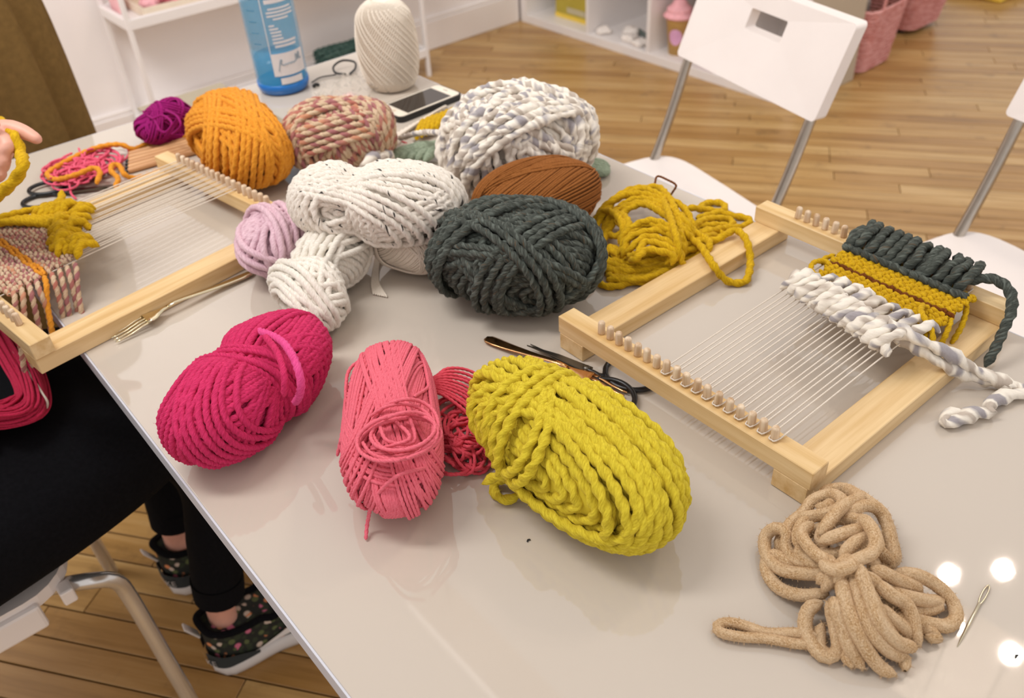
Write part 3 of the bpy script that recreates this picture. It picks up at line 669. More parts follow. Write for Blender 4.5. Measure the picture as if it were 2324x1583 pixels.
# bulky white and grey skein
r = skein('yarn_skein', 'very bulky thick and thin white and grey skein at the far table side', (.7572, .9315), 155.2, (.118, .088, .077), .0062, Y['bulky'], 16, base=(.3, .25), bands=11, tau=.9, twist=5, amp=.2, n=9, thick=.34, cw=4, lift=.004)
rp = Rope(.0045, 2, 5, .22, 8); strand(rp, [(1040, 290, 96), (1005, 300, 80), (960, 300, 52), (925, 308, 34), (905, 315, 24)]); put('loose_tail', rp, Y['bulky'], r)
# marled cream skein
r = skein('yarn_skein', 'cream two-lobed skein with black flecks resting on other yarn', (.5337, .9675), 133.2, (.121, .063, .053), .0042, Y['marl'], 17, base=(.3, .2), bands=9, tau=.6, twist=6, amp=.17, n=9, pinch=((.22, .30, .17),), waist=((.22, 5, 1),), lift=.05, cw=7, flat=.95)
# tweed skein
r = skein('yarn_skein', 'rose and beige tweed skein with a hollow centre next to the marigold skein', (.6122, 1.1954), 149.5, (.090, .065, .055), .0046, Y['tweed'], 18, base=(.35, 2.9), bands=11, tau=1.0, twist=5.4, amp=.18, n=9, cw=5)
# marigold skein
r = skein('yarn_skein', 'fuzzy marigold orange skein at the far end of the near loom', (.4902, 1.293), 83.2, (.125, .068, .060), .0046, Y['orange'], 19, base=(.45, .3), bands=12, tau=1.0, twist=6, amp=.15, n=8, cw=5)
rp = Rope(.0044, 2, 6, .15, 8)
strand(rp, [(450, 312, 12), (424, 309, 10), (380, 318, 6), (333, 327, 6), (303, 338, 10), (273, 328, 21), (230, 332, 21), (182, 350, 19), (136, 374, 17), (108, 394, 16), (127, 407, 18), (170, 397, 27), (212, 381, 29), (227, 392, 25), (218, 418, 17)])
strand(rp, [(261, 426, 14), (268, 405, 17), (252, 387, 23), (257, 373, 25), (272, 377, 21), (282, 395, 15), (303, 404, 5), (333, 398, 5), (365, 384, 5), (400, 366, 5)])
put('loose_tail', rp, Y['orange'], r)
# pale pink skein
r = skein('yarn_skein', 'small pale lilac pink skein against the end of the loom', (.3858, 1.0011), 51.7, (.062, .045, .040), .0046, Y['pale'], 20, base=(.7, .4), bands=8, tau=.8, twist=6, amp=.08, n=8, cw=5, lift=.004)
rp = Rope(.005, 2, 7, .06, 8); strand(rp, [(566, 480, 66), (600, 486, 74), (640, 494, 76), (668, 502, 66), (690, 512, 50)]); put('loose_tail', rp, Y['pale'], r)
# white bundle of two lobes
r = skein('yarn_bundle', 'soft white two-lobed yarn bundle in front of the cream flecked skein', (.3637, .856), 72, (.068, .044, .038), .0044, Y['white'], 21, base=(.6, .5), bands=8, tau=.9, twist=5, amp=.12, n=8, cw=4, wob=.006, partname='front_lobe_strands')
skein('yarn_bundle', '', (.425, .905), 20, (.058, .052, .040), .0044, Y['white'], 22, base=(1.1, .8), bands=6, tau=.5, twist=5, amp=.12, n=8, cw=5, root=r, partname='rear_lobe_strands')
# cream cotton ball under the flecked skein
r = skein('thread_ball', 'smooth ball of fine cream cotton thread half hidden under the flecked skein', (.52, .865), 110, (.052, .046, .042), .0011, Y['cream'], 23, base=(.8, 1.0), bands=4, tau=.4, twist=8, amp=.1, n=6, cw=14, tri=2.0)
rp = Rope(.0016, 2, 7, .1, 6)
for k in range(7): strand(rp, [(858+k*2, 560, 12), (850+k*1.5, 600, 4), (844+k*2.5, 640, 2), (848+k*5, 668+k, 2)])
put('loose_tassel', rp, Y['cream'], r)
skein('yarn_ball', 'little terracotta pink ball of yarn peeking out under the flecked skein', (.463, .955), 30, (.032, .028, .026), .003, Y['terra'], 24, bands=4, n=6, cw=4)
# purple bundle
r = skein('yarn_bundle', 'magenta purple bundle of thin yarn at the back edge of the table', (.452, 1.512), 4, (.055, .032, .029), .0020, Y['purple'], 25, base=(1.0, 1.2), bands=16, tau=1.2, twist=6, amp=.14, n=6, cw=5, tri=1.4, layers=5, wob=.006)
rp = Rope(.0020, 2, 6, .14, 6); strand(rp, [(325, 252, 30), (335, 262, 52), (350, 272, 60), (365, 300, 50)]); strand(rp, [(375, 250, 60), (400, 262, 66), (410, 285, 58), (390, 305, 36)]); strand(rp, [(345, 270, 62), (370, 262, 68), (390, 280, 66), (375, 300, 52), (355, 292, 58)]); put('loose_strands', rp, Y['purple'], r)
# pink tangle at the back left
rp = Rope(.0019, 2, 6, .12, 6); rg = np.random.default_rng(21); t = empty('yarn_tangle', W(190, 375), 'pink and coral tangle of thin yarn beside the black scissors at the back', 'yarn', 'loose tangles of yarn')
for k in range(40):
    c0, c1 = rg.uniform(135, 240), rg.uniform(350, 400); c1 = 395-(c0-135)*.32+rg.normal(0, 9); ra, rb = rg.uniform(20, 62), rg.uniform(9, 24); a0 = rg.uniform(0, 6.28)
    pts = []
    for a in np.linspace(0, rg.uniform(3.5, 7), 11):
        x, y = ra*math.cos(a+a0), rb*math.sin(a*1.1+a0); px = c0+x*.93+y*.36; py = c1-x*.36+y*.93
        pts.append((px, py, max(2.2, 9+rg.normal(0, 4)+7*math.exp(-((px-190)/60)**2))))
    strand(rp, pts)
strand(rp, [(150, 395, 18), (158, 420, 14), (162, 440, 9), (174, 452, 3)]); strand(rp, [(178, 335, 24), (185, 350, 20), (200, 362, 16)])
put('tangled_strands', rp, Y['coral3'], t)
# golden mustard tangle beside the far loom
rp = Rope(.0049, 2, 6, .18, 9); rg = np.random.default_rng(31); t = empty('yarn_tangle', W(1490, 550), 'loose golden mustard tangle of chunky yarn looping onto the loom rail', 'yarn', 'loose tangles of yarn')
def jt(pts, s=4): return [(x+rg.normal(0, s), y+rg.normal(0, s*.7), max(5.2, z+rg.normal(0, 1.5))) for x, y, z in pts]
for k in range(6):    # stacked arcs in the middle of the nest
    e = k*15; strand(rp, jt([(1412+e*.3, 565+e*.35, 22), (1425+e*.25, 525+e*.8, 38), (1465, 500+e*.85, 50-k*2), (1515-e*.1, 505+e*.85, 50-k*2), (1550-e*.3, 535+e*.6, 38), (1560-e*.4, 570+e*.4, 22)]))
for k in range(5):    # loops on the left
    e = k*13; strand(rp, jt([(1352+e*.2, 545+e, 8), (1350+e*.5, 505+e*.6, 14), (1375+e*.6, 478+e*.3, 26), (1410+e*.4, 490+e*.5, 34), (1420+e*.1, 525+e*.7, 30), (1405, 555+e*.6, 18)]))
for k in range(6):    # arcs along the front edge
    e = k*12; strand(rp, jt([(1352+e*.5, 575+e*.9, 8), (1385, 590+e*.75, 9), (1440, 600+e*.62, 10), (1500, 590+e*.55, 10), (1555, 570+e*.5, 9), (1600, 555+e*.3, 8)]))
for k in range(5):    # arcs over the back
    e = k*14; strand(rp, jt([(1358+e*.3, 500+e*.7, 12), (1390+e*.1, 455+e*.7, 26), (1450, 428+e*.75, 36), (1505, 440+e*.8, 40), (1545, 475+e*.8, 38), (1575, 520+e*.5, 24)]))
for k in range(5):    # strands running out to the right
    e = k*14; strand(rp, jt([(1520, 520+e, 34-k*2), (1560, 515+e*.9, 28-k*2), (1605, 500+e*.9, 14), (1650-e*.5, 497+e*.95, 7), (1665-e*.6, 510+e*.9, 6), (1630-e*.4, 525+e*.8, 8), (1580, 535+e*.7, 14)]))
for k in range(4):    # bottom filling
    strand(rp, jt([(1370+k*10, 560+k*14, 6), (1430, 575+k*12, 7), (1500, 570+k*12, 7), (1570-k*12, 560+k*10, 6)]))
for pts in ([(1355, 500, 8), (1370, 470, 22), (1420, 440, 34), (1480, 424, 34), (1505, 432, 36), (1530, 470, 44), (1545, 520, 40), (1530, 570, 36), (1510, 600, 22)],
            [(1500, 440, 36), (1520, 490, 50), (1535, 540, 50), (1545, 590, 26), (1560, 615, 8)],
            [(1350, 560, 7), (1365, 590, 6), (1400, 625, 6), (1450, 640, 6), (1500, 625, 7), (1540, 600, 10)],
            [(1352, 640, 5), (1385, 650, 5), (1430, 640, 5), (1460, 610, 8), (1420, 590, 10), (1380, 560, 14)],
            [(1370, 480, 22), (1400, 500, 26), (1415, 520, 24), (1400, 535, 18), (1370, 528, 12), (1355, 520, 8)],
            [(1560, 470, 22), (1620, 478, 8), (1660, 488, 6), (1695, 495, 5), (1702, 505, 5), (1680, 515, 6), (1640, 518, 10), (1590, 530, 20)],
            [(1585, 480, 10), (1600, 462, 6), (1635, 460, 5), (1646, 472, 5), (1630, 482, 7), (1580, 495, 14)],
            [(1560, 545, 22), (1620, 545, 26), (1650, 530, 30), (1670, 522, 31), (1688, 535, 31), (1698, 556, 26), (1703, 590, 14), (1700, 620, 10), (1690, 639, 5.5), (1662, 641, 5.5), (1641, 630, 13), (1620, 603, 28), (1602, 575, 29), (1585, 552, 29), (1555, 535, 28)],
            [(1540, 600, 8), (1580, 590, 10), (1610, 560, 26), (1600, 540, 26), (1560, 520, 30)],
            [(1360, 610, 5), (1375, 580, 7), (1390, 560, 12), (1430, 600, 8), (1480, 620, 7)]):
    strand(rp, pts)
put('tangled_strands', rp, Y['gold'], t)
# tan bundle
def tz_(pts): return [(1580+x/3.124, 1080+y/3.124, z) for x, y, z in pts]
t = empty('yarn_bundle', W(1900, 1320), 'tan brushed tube yarn bundle tied in a knot at the front right', 'yarn', 'balls and skeins of yarn on the table')
rp = Rope(.0056, 2, 60, .03, 10)
up = [[(960, 690, 32), (760, 690, 22), (600, 660, 14), (500, 560, 10), (490, 430, 12), (560, 370, 20), (640, 400, 24), (640, 500, 18), (700, 590, 20), (830, 630, 28)],
      [(940, 830, 24), (760, 845, 14), (600, 800, 8), (510, 700, 6), (500, 600, 7), (560, 560, 12), (700, 640, 18)],
      [(700, 300, 25), (850, 280, 34), (980, 250, 44), (1040, 180, 40), (960, 130, 34), (830, 170, 30), (760, 260, 26), (650, 360, 22), (650, 480, 20)],
      [(880, 420, 48), (960, 300, 52), (1060, 200, 48), (1150, 150, 38), (1060, 90, 24), (950, 95, 22), (860, 130, 20)],
      [(1060, 270, 46), (1180, 210, 42), (1280, 230, 34), (1350, 330, 26), (1370, 450, 20), (1390, 560, 16), (1380, 640, 14)],
      [(870, 470, 48), (1000, 420, 54), (1150, 380, 52), (1210, 420, 50), (1110, 480, 52), (1020, 580, 48)],
      [(1160, 275, 57), (1230, 350, 60), (1275, 450, 60), (1250, 540, 57), (1150, 590, 55), (1030, 660, 52), (985, 760, 44)],
      [(830, 330, 38), (750, 400, 38), (790, 490, 42), (860, 560, 44), (930, 600, 47), (930, 650, 44)],
      [(960, 170, 36), (920, 220, 40), (850, 210, 34)], [(1270, 500, 40), (1330, 560, 30), (1370, 620, 22), (1330, 650, 20), (1280, 600, 26)],
      [(1290, 250, 26), (1360, 350, 16), (1385, 450, 10), (1410, 560, 8), (1400, 640, 8)], [(1120, 110, 16), (1220, 180, 20), (1320, 260, 16), (1370, 360, 8)],
      [(720, 480, 30), (740, 560, 26), (820, 610, 30), (900, 640, 34)], [(860, 760, 34), (900, 720, 40), (960, 700, 42)], [(820, 300, 30), (760, 330, 30), (720, 420, 28), (740, 520, 28)],
      [(600, 400, 10), (600, 500, 8), (680, 600, 8), (800, 640, 10)], [(1000, 330, 40), (1100, 300, 44), (1180, 340, 46), (1120, 400, 46)]]
up += [[(880, 600, 46), (960, 660, 52), (1060, 650, 56), (1160, 600, 54)], [(900, 700, 36), (970, 690, 46), (1040, 620, 50), (1100, 560, 46)], [(930, 560, 44), (960, 640, 46), (940, 740, 40), (900, 820, 30)], [(1020, 560, 40), (1100, 600, 44), (1180, 680, 42)], [(860, 520, 34), (940, 560, 38), (1040, 540, 40), (1140, 500, 42), (1230, 480, 40)], [(960, 330, 36), (900, 380, 36), (880, 460, 38), (940, 500, 40)], [(700, 560, 14), (800, 580, 20), (900, 560, 28), (1000, 520, 30)], [(950, 200, 24), (1050, 260, 30), (1150, 300, 34), (1250, 380, 32), (1290, 480, 26), (1300, 600, 20)], [(700, 360, 14), (800, 400, 24), (900, 360, 28), (1000, 300, 30), (1100, 250, 28)], [(1100, 460, 26), (1200, 520, 26), (1260, 600, 26), (1240, 680, 30)]]
lo = [[(1000, 700, 40), (1100, 700, 46), (1220, 720, 46), (1330, 790, 36)], [(960, 780, 30), (1010, 760, 38), (1090, 780, 38), (1180, 820, 38)], [(1100, 900, 22), (1220, 1000, 20), (1340, 1100, 12), (1420, 1150, 8)], [(1200, 800, 26), (1340, 880, 22), (1460, 960, 14), (1540, 1060, 8)], [(1160, 620, 56), (1180, 720, 52), (1240, 880, 46), (1300, 1030, 38), (1420, 1170, 24), (1560, 1220, 10)],
      [(1100, 690, 48), (1150, 850, 42), (1190, 1000, 36), (1260, 1130, 28), (1370, 1240, 16), (1470, 1290, 7), (1480, 1380, 6)],
      [(1030, 700, 46), (1050, 860, 42), (1110, 1040, 34), (1190, 1200, 22), (1300, 1350, 9), (1420, 1410, 6)],
      [(1010, 880, 36), (980, 900, 38), (1030, 1050, 28), (1080, 1200, 18), (1140, 1300, 9), (1190, 1370, 6)],
      [(930, 880, 30), (960, 960, 26), (1000, 1130, 16), (1000, 1240, 8), (910, 1280, 6), (820, 1190, 8), (770, 1060, 12), (800, 940, 18), (900, 890, 24)],
      [(1230, 640, 50), (1340, 690, 44), (1440, 740, 34), (1560, 780, 20), (1540, 820, 14), (1440, 790, 22)],
      [(1250, 730, 44), (1380, 840, 38), (1480, 900, 30), (1530, 1000, 22), (1550, 1120, 13), (1585, 1210, 7)],
      [(1400, 690, 34), (1560, 700, 28), (1700, 770, 18), (1810, 880, 9), (1845, 1000, 6), (1780, 1060, 6), (1680, 1050, 7), (1560, 1020, 12), (1400, 980, 22)],
      [(1330, 800, 34), (1480, 850, 26), (1620, 880, 16), (1715, 890, 9), (1700, 930, 7), (1560, 960, 9), (1420, 950, 18)],
      [(1290, 900, 34), (1380, 1000, 28), (1480, 1080, 18), (1500, 1150, 10)], [(1550, 1040, 8), (1640, 1090, 6), (1700, 1150, 6), (1620, 1130, 7)],
      [(1330, 960, 26), (1420, 1040, 20), (1520, 1050, 12), (1560, 1150, 7)], [(1200, 760, 40), (1290, 960, 32), (1380, 1120, 18), (1450, 1200, 9)], [(900, 1040, 14), (870, 1120, 8), (880, 1230, 6), (960, 1240, 7)],
      [(940, 1000, 12), (1010, 1120, 10), (1060, 1260, 8), (1110, 1360, 6)]]
tail = [[(860, 1130, 12), (700, 1110, 8), (500, 1110, 6), (350, 1060, 6), (230, 1035, 6), (150, 1060, 6), (180, 1110, 6), (330, 1140, 6), (500, 1150, 6), (700, 1185, 6), (840, 1190, 8)]]
for g in up: strand(rp, tz_(g))
put('upper_loops', rp, Y['tan'], t)
rp = Rope(.0058, 2, 60, .03, 10)
for g in lo: strand(rp, tz_(g))
put('lower_loops', rp, Y['tan'], t)
rp = Rope(.0045, 2, 60, .03, 10)
for g in tail: strand(rp, tz_(g))
put('loose_tail', rp, Y['tan'], t)

for o in list(COL.objects):
    if o.parent is None and o.type == 'EMPTY' and o.get('category') == 'yarn':
        lb = o['label']; m_ = next((c.data.materials[0] for c in o.children if 'yarn' in c.data.attributes), None)
        if 'tan brushed' in lb: fuzz(o, m_, 16000, .0035)
        elif 'marigold' in lb: fuzz(o, m_, 12000, .006, .00016)
        elif 'chunky mustard' in lb and 'large' in lb: fuzz(o, m_, 12000, .0035)
        elif 'two-lobed' in lb or 'lilac' in lb or 'bulky' in lb: fuzz(o, m_, 9000, .0038)
        elif 'dark green' in lb or 'rust' in lb: fuzz(o, m_, 9000, .0032)
        elif 'golden mustard' in lb or 'tweed' in lb: fuzz(o, m_, 5000, .0035)
# ------------------------------------------------------------------ looms
def loom(name, x0, y0, yaw, label, L=.38, w=.333):
    Mx = Matrix.Translation((x0, y0, TZ)) @ rz(yaw)
    root = empty(name, (x0, y0, TZ), label, 'loom', 'birch frame looms on the table'); root.rotation_euler.z = yaw
    H_ = .022
    for y in (0, w-.038): local('side_rail', MB().box((0, y, 0.0005), (L, y+.038, H_)).mesh(bevel=.0008, seg=1), M['birch'], root)
    pm = MB().lathe([(.0040, 0), (.0042, .002), (.0040, .0135), (.0031, .0155)], 12).mesh(True, 0); pm.materials.append(M['peg'])
    for x in (0, L-.0245):
        er = local('end_rail', MB().box((x, -.002, H_), (x+.0245, w+.002, 2*H_)).mesh(bevel=.0008, seg=1), M['birchy'], root)
        for k in range(18):
            o = bpy.data.objects.new('peg', pm); COL.objects.link(o); o.parent = er; o.location = (x+.0122, .049+k*.01347, 2*H_)
            o.rotation_euler = (random.uniform(-.05, .05), random.uniform(-.05, .05), random.uniform(0, 6))
    return root, Mx
def lrope(root, name, R, mat, paths, plies=2, tw=6, amp=.18, n=8, label=None, closed=False, swell=None):
    rp = Rope(R, plies, tw, amp, n)
    for p in paths:
        P = spline(p, R*.8, closed)
        sw = None
        if swell: s_ = np.arange(len(P))*R*.8; sw = 1+swell*np.sin(2*PI*s_/(R*9)+RNG.uniform(0, 6))
        rp.add(P, taper=not closed, swell=sw)
    o = local(name, rp.mesh(), mat, root)
    if label: o['label'] = label
    return o
PY = [.049+k*.01347 for k in range(18)]
# the right-hand loom
root, Mx = loom('frame_loom', .54, .27, 0, 'birch frame loom on the right with a yellow and green weaving started')
zt = .0465; L = .38
for k in range(11):      # warp: a thread on each side of eleven front pegs
    y = PY[k]
    for s_ in (-1, 1): lrope(root, 'warp_thread', .00085, Y['warp'], [[(.0122, y+s_*.0045, zt), (.19, y+s_*.0040, zt+.003), (.3678, y+s_*.0045, zt)]], n=6)
    lrope(root, 'warp_loop', .00085, Y['warp'], [[(.016, y+.0048, zt), (.0075, y+.003, zt), (.0068, y, zt), (.0075, y-.003, zt), (.016, y-.0048, zt)]], n=6)
wy0, wy1 = .030, .186
# tightly woven mustard rows
rows = 16
for k in range(rows):
    x = .268+k*.0051; P = []
    for j in range(36):
        y = wy0+(wy1-wy0)*j/35*(1-.04*abs(k-8)/8); P.append((x+.0012*math.sin(j*.9+k), y+.002*math.sin(k*2.1), zt+.0035+.0016*(-1)**(j+k)+.004*math.sin(PI*k/rows)))
    br = k in (5,)
    lrope(root, 'weft_row', .0029, Y['brown'] if br else Y['gold'], [P], tw=5)
for pth in [[(.262, .170, .052), (.258, .182, .056), (.27, .190, .058), (.285, .188, .056), (.292, .178, .053)], [(.285, .186, .052), (.30, .193, .05), (.315, .188, .051)],
      [(.27, .05, .054), (.255, .042, .060), (.245, .034, .056), (.235, .028, .045), (.24, .035, .03)], [(.30, .034, .052), (.28, .026, .046), (.265, .024, .030), (.258, .03, .018)], [(.285, .06, .058), (.262, .052, .066), (.25, .04, .066), (.243, .026, .058), (.238, .02, .04)],
      [(.33, .032, .05), (.31, .024, .036), (.29, .022, .022)]]:
    lrope(root, 'weft_loop', .0032, Y['gold'], [pth], tw=5)
# dark green knotted fringe along the back rail
rg = np.random.default_rng(2)
for k in range(12):
    y = .186-k*.0122+rg.normal(0, .0016); g_ = rg.normal(0, .0022); P = [(.335+g_, y+.004, .052), (.337+g_, y-.004, .062+g_), (.350, y-.005, .069+g_), (.372, y-.003+rg.normal(0, .003), .070+rg.normal(0, .002)), (.388, y+.002, .064), (.392, y+.005, .054), (.380, y+.006, .050)]
    lrope(root, 'knotted_fringe', .0056, Y['green'], [P, [(.338, y-.006, .053), (.345, y+.002, .060), (.362, y+.004, .063), (.38, y+.001, .060)]], tw=5)
for k in range(12):
    y = .182-k*.0122; lrope(root, 'knotted_fringe', .0048, Y['green'], [[(.332, y+.006, .055), (.326, y, .060), (.331, y-.007, .056), (.342, y-.009, .052)]], tw=5)
lrope(root, 'fringe_tail', .0055, Y['green'], [[(.358, .046, .064), (.372, .026, .066), (.368, .006, .060), (.352, -.006, .050), (.335, -.010, .040), (.315, -.014, .022), (.300, -.015, .006)], [(.350, .050, .060), (.366, .034, .066), (.37, .014, .063), (.36, .0, .054), (.345, -.006, .046)]], tw=5)
# white and grey braid
rg = np.random.default_rng(6)
for k in range(13):
    f = k/12; x = .224-.024*f+(.014 if k > 7 else 0)*0; y = .180-.128*f
    a = [(x-.014, y+.010, .052), (x-.010, y-.002, .066), (x+.004, y-.008, .070), (x+.016, y-.004, .062), (x+.018, y+.006, .052)]
    b = [(x+.012, y+.010, .056), (x+.002, y+.002, .064), (x-.010, y-.004, .060), (x-.016, y-.012, .052)]
    lrope(root, 'braid_knot', .0062, Y['bulky'], [a, b], tw=5, swell=.25)
for k in range(9):
    f = k/8; x = .246-.004*f; y = .158-.122*f
    lrope(root, 'braid_knot', .0056, Y['bulky'], [[(x-.012, y+.010, .052), (x-.004, y, .062), (x+.008, y-.004, .064), (x+.014, y-.012, .054)]], tw=5, swell=.25)
lrope(root, 'braid_tail', .0068, Y['bulky'], [[tuple(np.array(W(px, py, TZ+z))-np.array([.54, .27, TZ])) for px, py, z in ((1985, 765, .060), (1975, 735, .064), (2010, 735, .066), (2080, 768, .060), (2150, 800, .044), (2220, 842, .022), (2290, 872, .008), (2340, 890, .008), (2360, 900, .008))],
      [tuple(np.array(W(px, py, TZ+z))-np.array([.54, .27, TZ])) for px, py, z in ((1990, 745, .056), (2060, 775, .05), (2130, 820, .034), (2200, 852, .014), (2260, 868, .008), (2310, 880, .008))],
      [tuple(np.array(W(px, py, TZ+z))-np.array([.54, .27, TZ])) for px, py, z in ((2350, 895, .008), (2310, 893, .008), (2265, 905, .008), (2240, 925, .010), (2255, 938, .008), (2220, 935, .008), (2180, 950, .008), (2142, 962, .007), (2150, 942, .008), (2185, 935, .008))]], tw=6, swell=.25)
# the left-hand loom, half over the table edge
root, Mx = loom('frame_loom', .069, .985, math.radians(8), 'birch frame loom on the left overhanging the table edge with a pink tweed weaving')
for k in range(6, 18):
    y = PY[k]
    for s_ in (-1, 1): lrope(root, 'warp_thread', .0008, Y['tan'] if k in (13, 15) and s_ > 0 else Y['warp'], [[(.0122, y+s_*.0045, zt), (.19, y+s_*.0042, zt+.002), (.3678, y+s_*.0045, zt)]], n=6)
    lrope(root, 'warp_loop', .0008, Y['warp'], [[(.364, y+.0048, zt), (.373, y+.003, zt), (.3738, y, zt), (.373, y-.003, zt), (.364, y-.0048, zt)]], n=6)
for k in range(20):       # tweed cloth rows
    x = .030+k*.0052; y0_ = .112+.0010*k+.003*math.sin(k*2.2); y1_ = .30; P = [(x+.0012*math.sin(j*.8+k), y0_+(y1_-y0_)*j/40, zt+.003+.0017*(-1)**(j+k)) for j in range(41)]
    lrope(root, 'weft_row', .0030, Y['orange'] if k in (9, 10) else Y['tweed'], [P], tw=4.5)
for k in range(4):
    x = .006+k*.006; lrope(root, 'weft_row', .0034, Y['hot'], [[(x, .135+.004*k, zt+.006), (x, .2, zt+.008), (x, .285, zt+.006)]], tw=5)
rg = np.random.default_rng(12)
def sou(x, y, s=1.0, h=0):
    lrope(root, 'soumak_knot', .0056, Y['gold'], [[(x-.016*s, y+.014, zt+.004+h), (x-.008*s, y+.004, zt+.013+h), (x+.006*s, y-.004, zt+.015+h), (x+.015*s, y-.006, zt+.006+h)]], tw=5)
    lrope(root, 'soumak_knot', .0056, Y['gold'], [[(x+.014*s, y+.010, zt+.006+h), (x+.002, y+.004, zt+.016+h), (x-.010*s, y-.006, zt+.011+h), (x-.016*s, y-.010, zt+.004+h)]], tw=5)
for k, dx_ in enumerate((0, -.004, -.016, -.026, -.020, -.010, -.004, 0, .002)): sou(.140+.046*k/8+dx_, .132+k*.0128+.003*math.sin(k*2.3), 1.1, .003*(k % 2))
for k in range(7): sou(.124+.034*k/6, .158+k*.0125, .9, .003*(k % 2))
for k in range(5): sou(.176-.006*k, .245+k*.004, 1.0, .006)
for k in range(5): lrope(root, 'soumak_strand', .0054, Y['gold'], [[(.075+.010*k, .312-.004*k, zt+.008), (.105+.010*k, .278-.008*k, zt+.014), (.130+.010*k, .245-.012*k, zt+.012), (.145+.006*k, .222-.012*k, zt+.008)]], tw=5)
lrope(root, 'soumak_strand', .0054, Y['gold'], [[(.07, .318, zt+.008), (.12, .30, zt+.012), (.165, .275, zt+.012), (.190, .255, zt+.010)]], tw=5)
rg = np.random.default_rng(41)
for k in range(9):
    x = .118-.010*k; e = rg.normal(0, .006); lrope(root, 'weft_tail', .0036, Y['orange'] if k == 4 else Y['tweed'], [[(x, .122, zt+.003), (x-.006, .106, zt-.002), (x-.012+e*.5, .098, zt-.020), (x-.020+e, .092+e, zt-.050), (x-.030+e, .090+e, zt-.085)]], tw=4.5)
lrope(root, 'weft_tail', .0055, Y['gold'], [[(.155, .262, zt+.008), (.170, .282, zt+.004), (.180, .300, zt+.002), (.196, .322, zt-.004), (.205, .336, zt+.002)]], tw=5)
# ------------------------------------------------------------------ small tools
def flat_poly(path_w, th, cx=None): pass
def fork(name, P0, P1, label, mat, bend=1):
    """P0 tine end, P1 handle end on the table"""
    P0, P1 = np.array(P0[:2]), np.array(P1[:2]); L = np.linalg.norm(P1-P0); a = math.atan2(*(P1-P0)[::-1])
    root = empty(name, (P0[0], P0[1], TZ), label, 'fork', 'gold forks for beating the weft'); root.rotation_euler.z = a
    def ribbon(st, th=.0018):
        # st: (x, halfwidth, z) stations
        v = []; f = []
        for x, hw, z in st:
            for k in range(8):
                an = 2*PI*k/8; v.append((x, hw*math.cos(an), z+(th/2)*math.sin(an)*(1+.5*abs(math.cos(an)))+.10*hw*abs(math.cos(an))))
        for i in range(len(st)-1):
            for k in range(8): f.append((i*8+k, i*8+(k+1) % 8, (i+1)*8+(k+1) % 8, (i+1)*8+k))
        f += [tuple(range(8))[::-1], tuple((len(st)-1)*8+k for k in range(8))]
        return mesh(v, f, True)
    q = L/.195
    local('handle', ribbon([(x*q, hw, z) for x, hw, z in ((.075, .0032, .0125), (.085, .0030, .0135), (.10, .0034, .012), (.13, .0048, .008), (.16, .0066, .0045), (.18, .0078, .003), (.19, .0074, .0028), (.195, .004, .0028))], .0026), mat, root)
    local('neck', ribbon([(x*q, hw, z) for x, hw, z in ((.044, .0118, .0095), (.050, .0122, .0088), (.056, .0108, .0090), (.062, .0070, .0102), (.068, .0042, .0115), (.077, .0032, .0125))], .002), mat, root)
    for k in range(4):
        y = -.0094+k*.00627; st = [(x*q, hw, z) for x, hw, z in ((0, .0008, .0045), (.006, .0016, .0040), (.02, .0020, .0052), (.035, .0022, .0082), (.046, .0024, .0092))]
        me = ribbon(st, .0018)
        for v in me.vertices: v.co.y += y*(1 if v.co.x > .01 else 1.0)
        local('tine', me, mat, root)
    return root
fork('fork', W(258, 775), W(575, 622), 'pale gold fork with four tines lying along the left loom', M['gold'])
fork('fork', W(1413, 908), W(1103, 772), 'copper gold fork mostly hidden under the chunky mustard skein', M['copper'])
def scissors(tip, ring, label, spread=.10, ringr=.024, L=None, ringside=1):
    tip, ring = np.array(tip[:2]), np.array(ring[:2]); d = ring-tip; L = np.linalg.norm(d); a = math.atan2(d[1], d[0])
    root = empty('scissors', (tip[0], tip[1], TZ), label, 'scissors', 'black handled scissors'); root.rotation_euler.z = a
    pv = L*.52
    for s_ in (-1, 1):
        z0 = .003 if s_ < 0 else .0055
        b = MB(); v = [(0, 0, z0), (pv*.5, -s_*.001, z0), (pv*1.06, -s_*.005, z0), (pv*1.06, s_*.006, z0), (pv*.5, s_*.0055, z0)]
        v += [(x, y, z+.0018) for x, y, z in v]; n = 5
        b.add(v, [tuple(range(n))[::-1], tuple(range(n, 2*n))]+[(k, (k+1) % n, n+(k+1) % n, n+k) for k in range(n)])
        me = b.mesh(); me.transform(Matrix.Translation((pv, 0, 0)) @ rz(s_*spread*.4) @ Matrix.Translation((-pv, 0, 0))); local('blade', me, M['blade'], root)
        cx_, cy_ = L*.80, -s_*(ringr*.92); pts = [(pv, 0, z0+.001), (pv+.02, -s_*.003, z0+.001)]
        for k in range(15):
            an = PI-s_*.9*0+s_*(k*2*PI/14)-s_*.35; pts.append((cx_+L*.20*math.cos(an), cy_+ringr*math.sin(an)*1.0, z0+.001))
        local('handle', MB().tube(spline(pts, .003), .0031, 10).mesh(True), M['black'], root)
    local('pivot_screw', MB().lathe([(.004, 0), (.004, .0035), (.002, .0045)], 14, Matrix.Translation((pv, 0, .006))).mesh(True), M['blade'], root)
scissors(W(272, 428), W(62, 452), 'black handled scissors beside the pink tangle at the back left', ringr=.021)
scissors(W(1200, 790), W(1462, 905), 'black handled scissors half buried under the chunky mustard skein', ringr=.030)
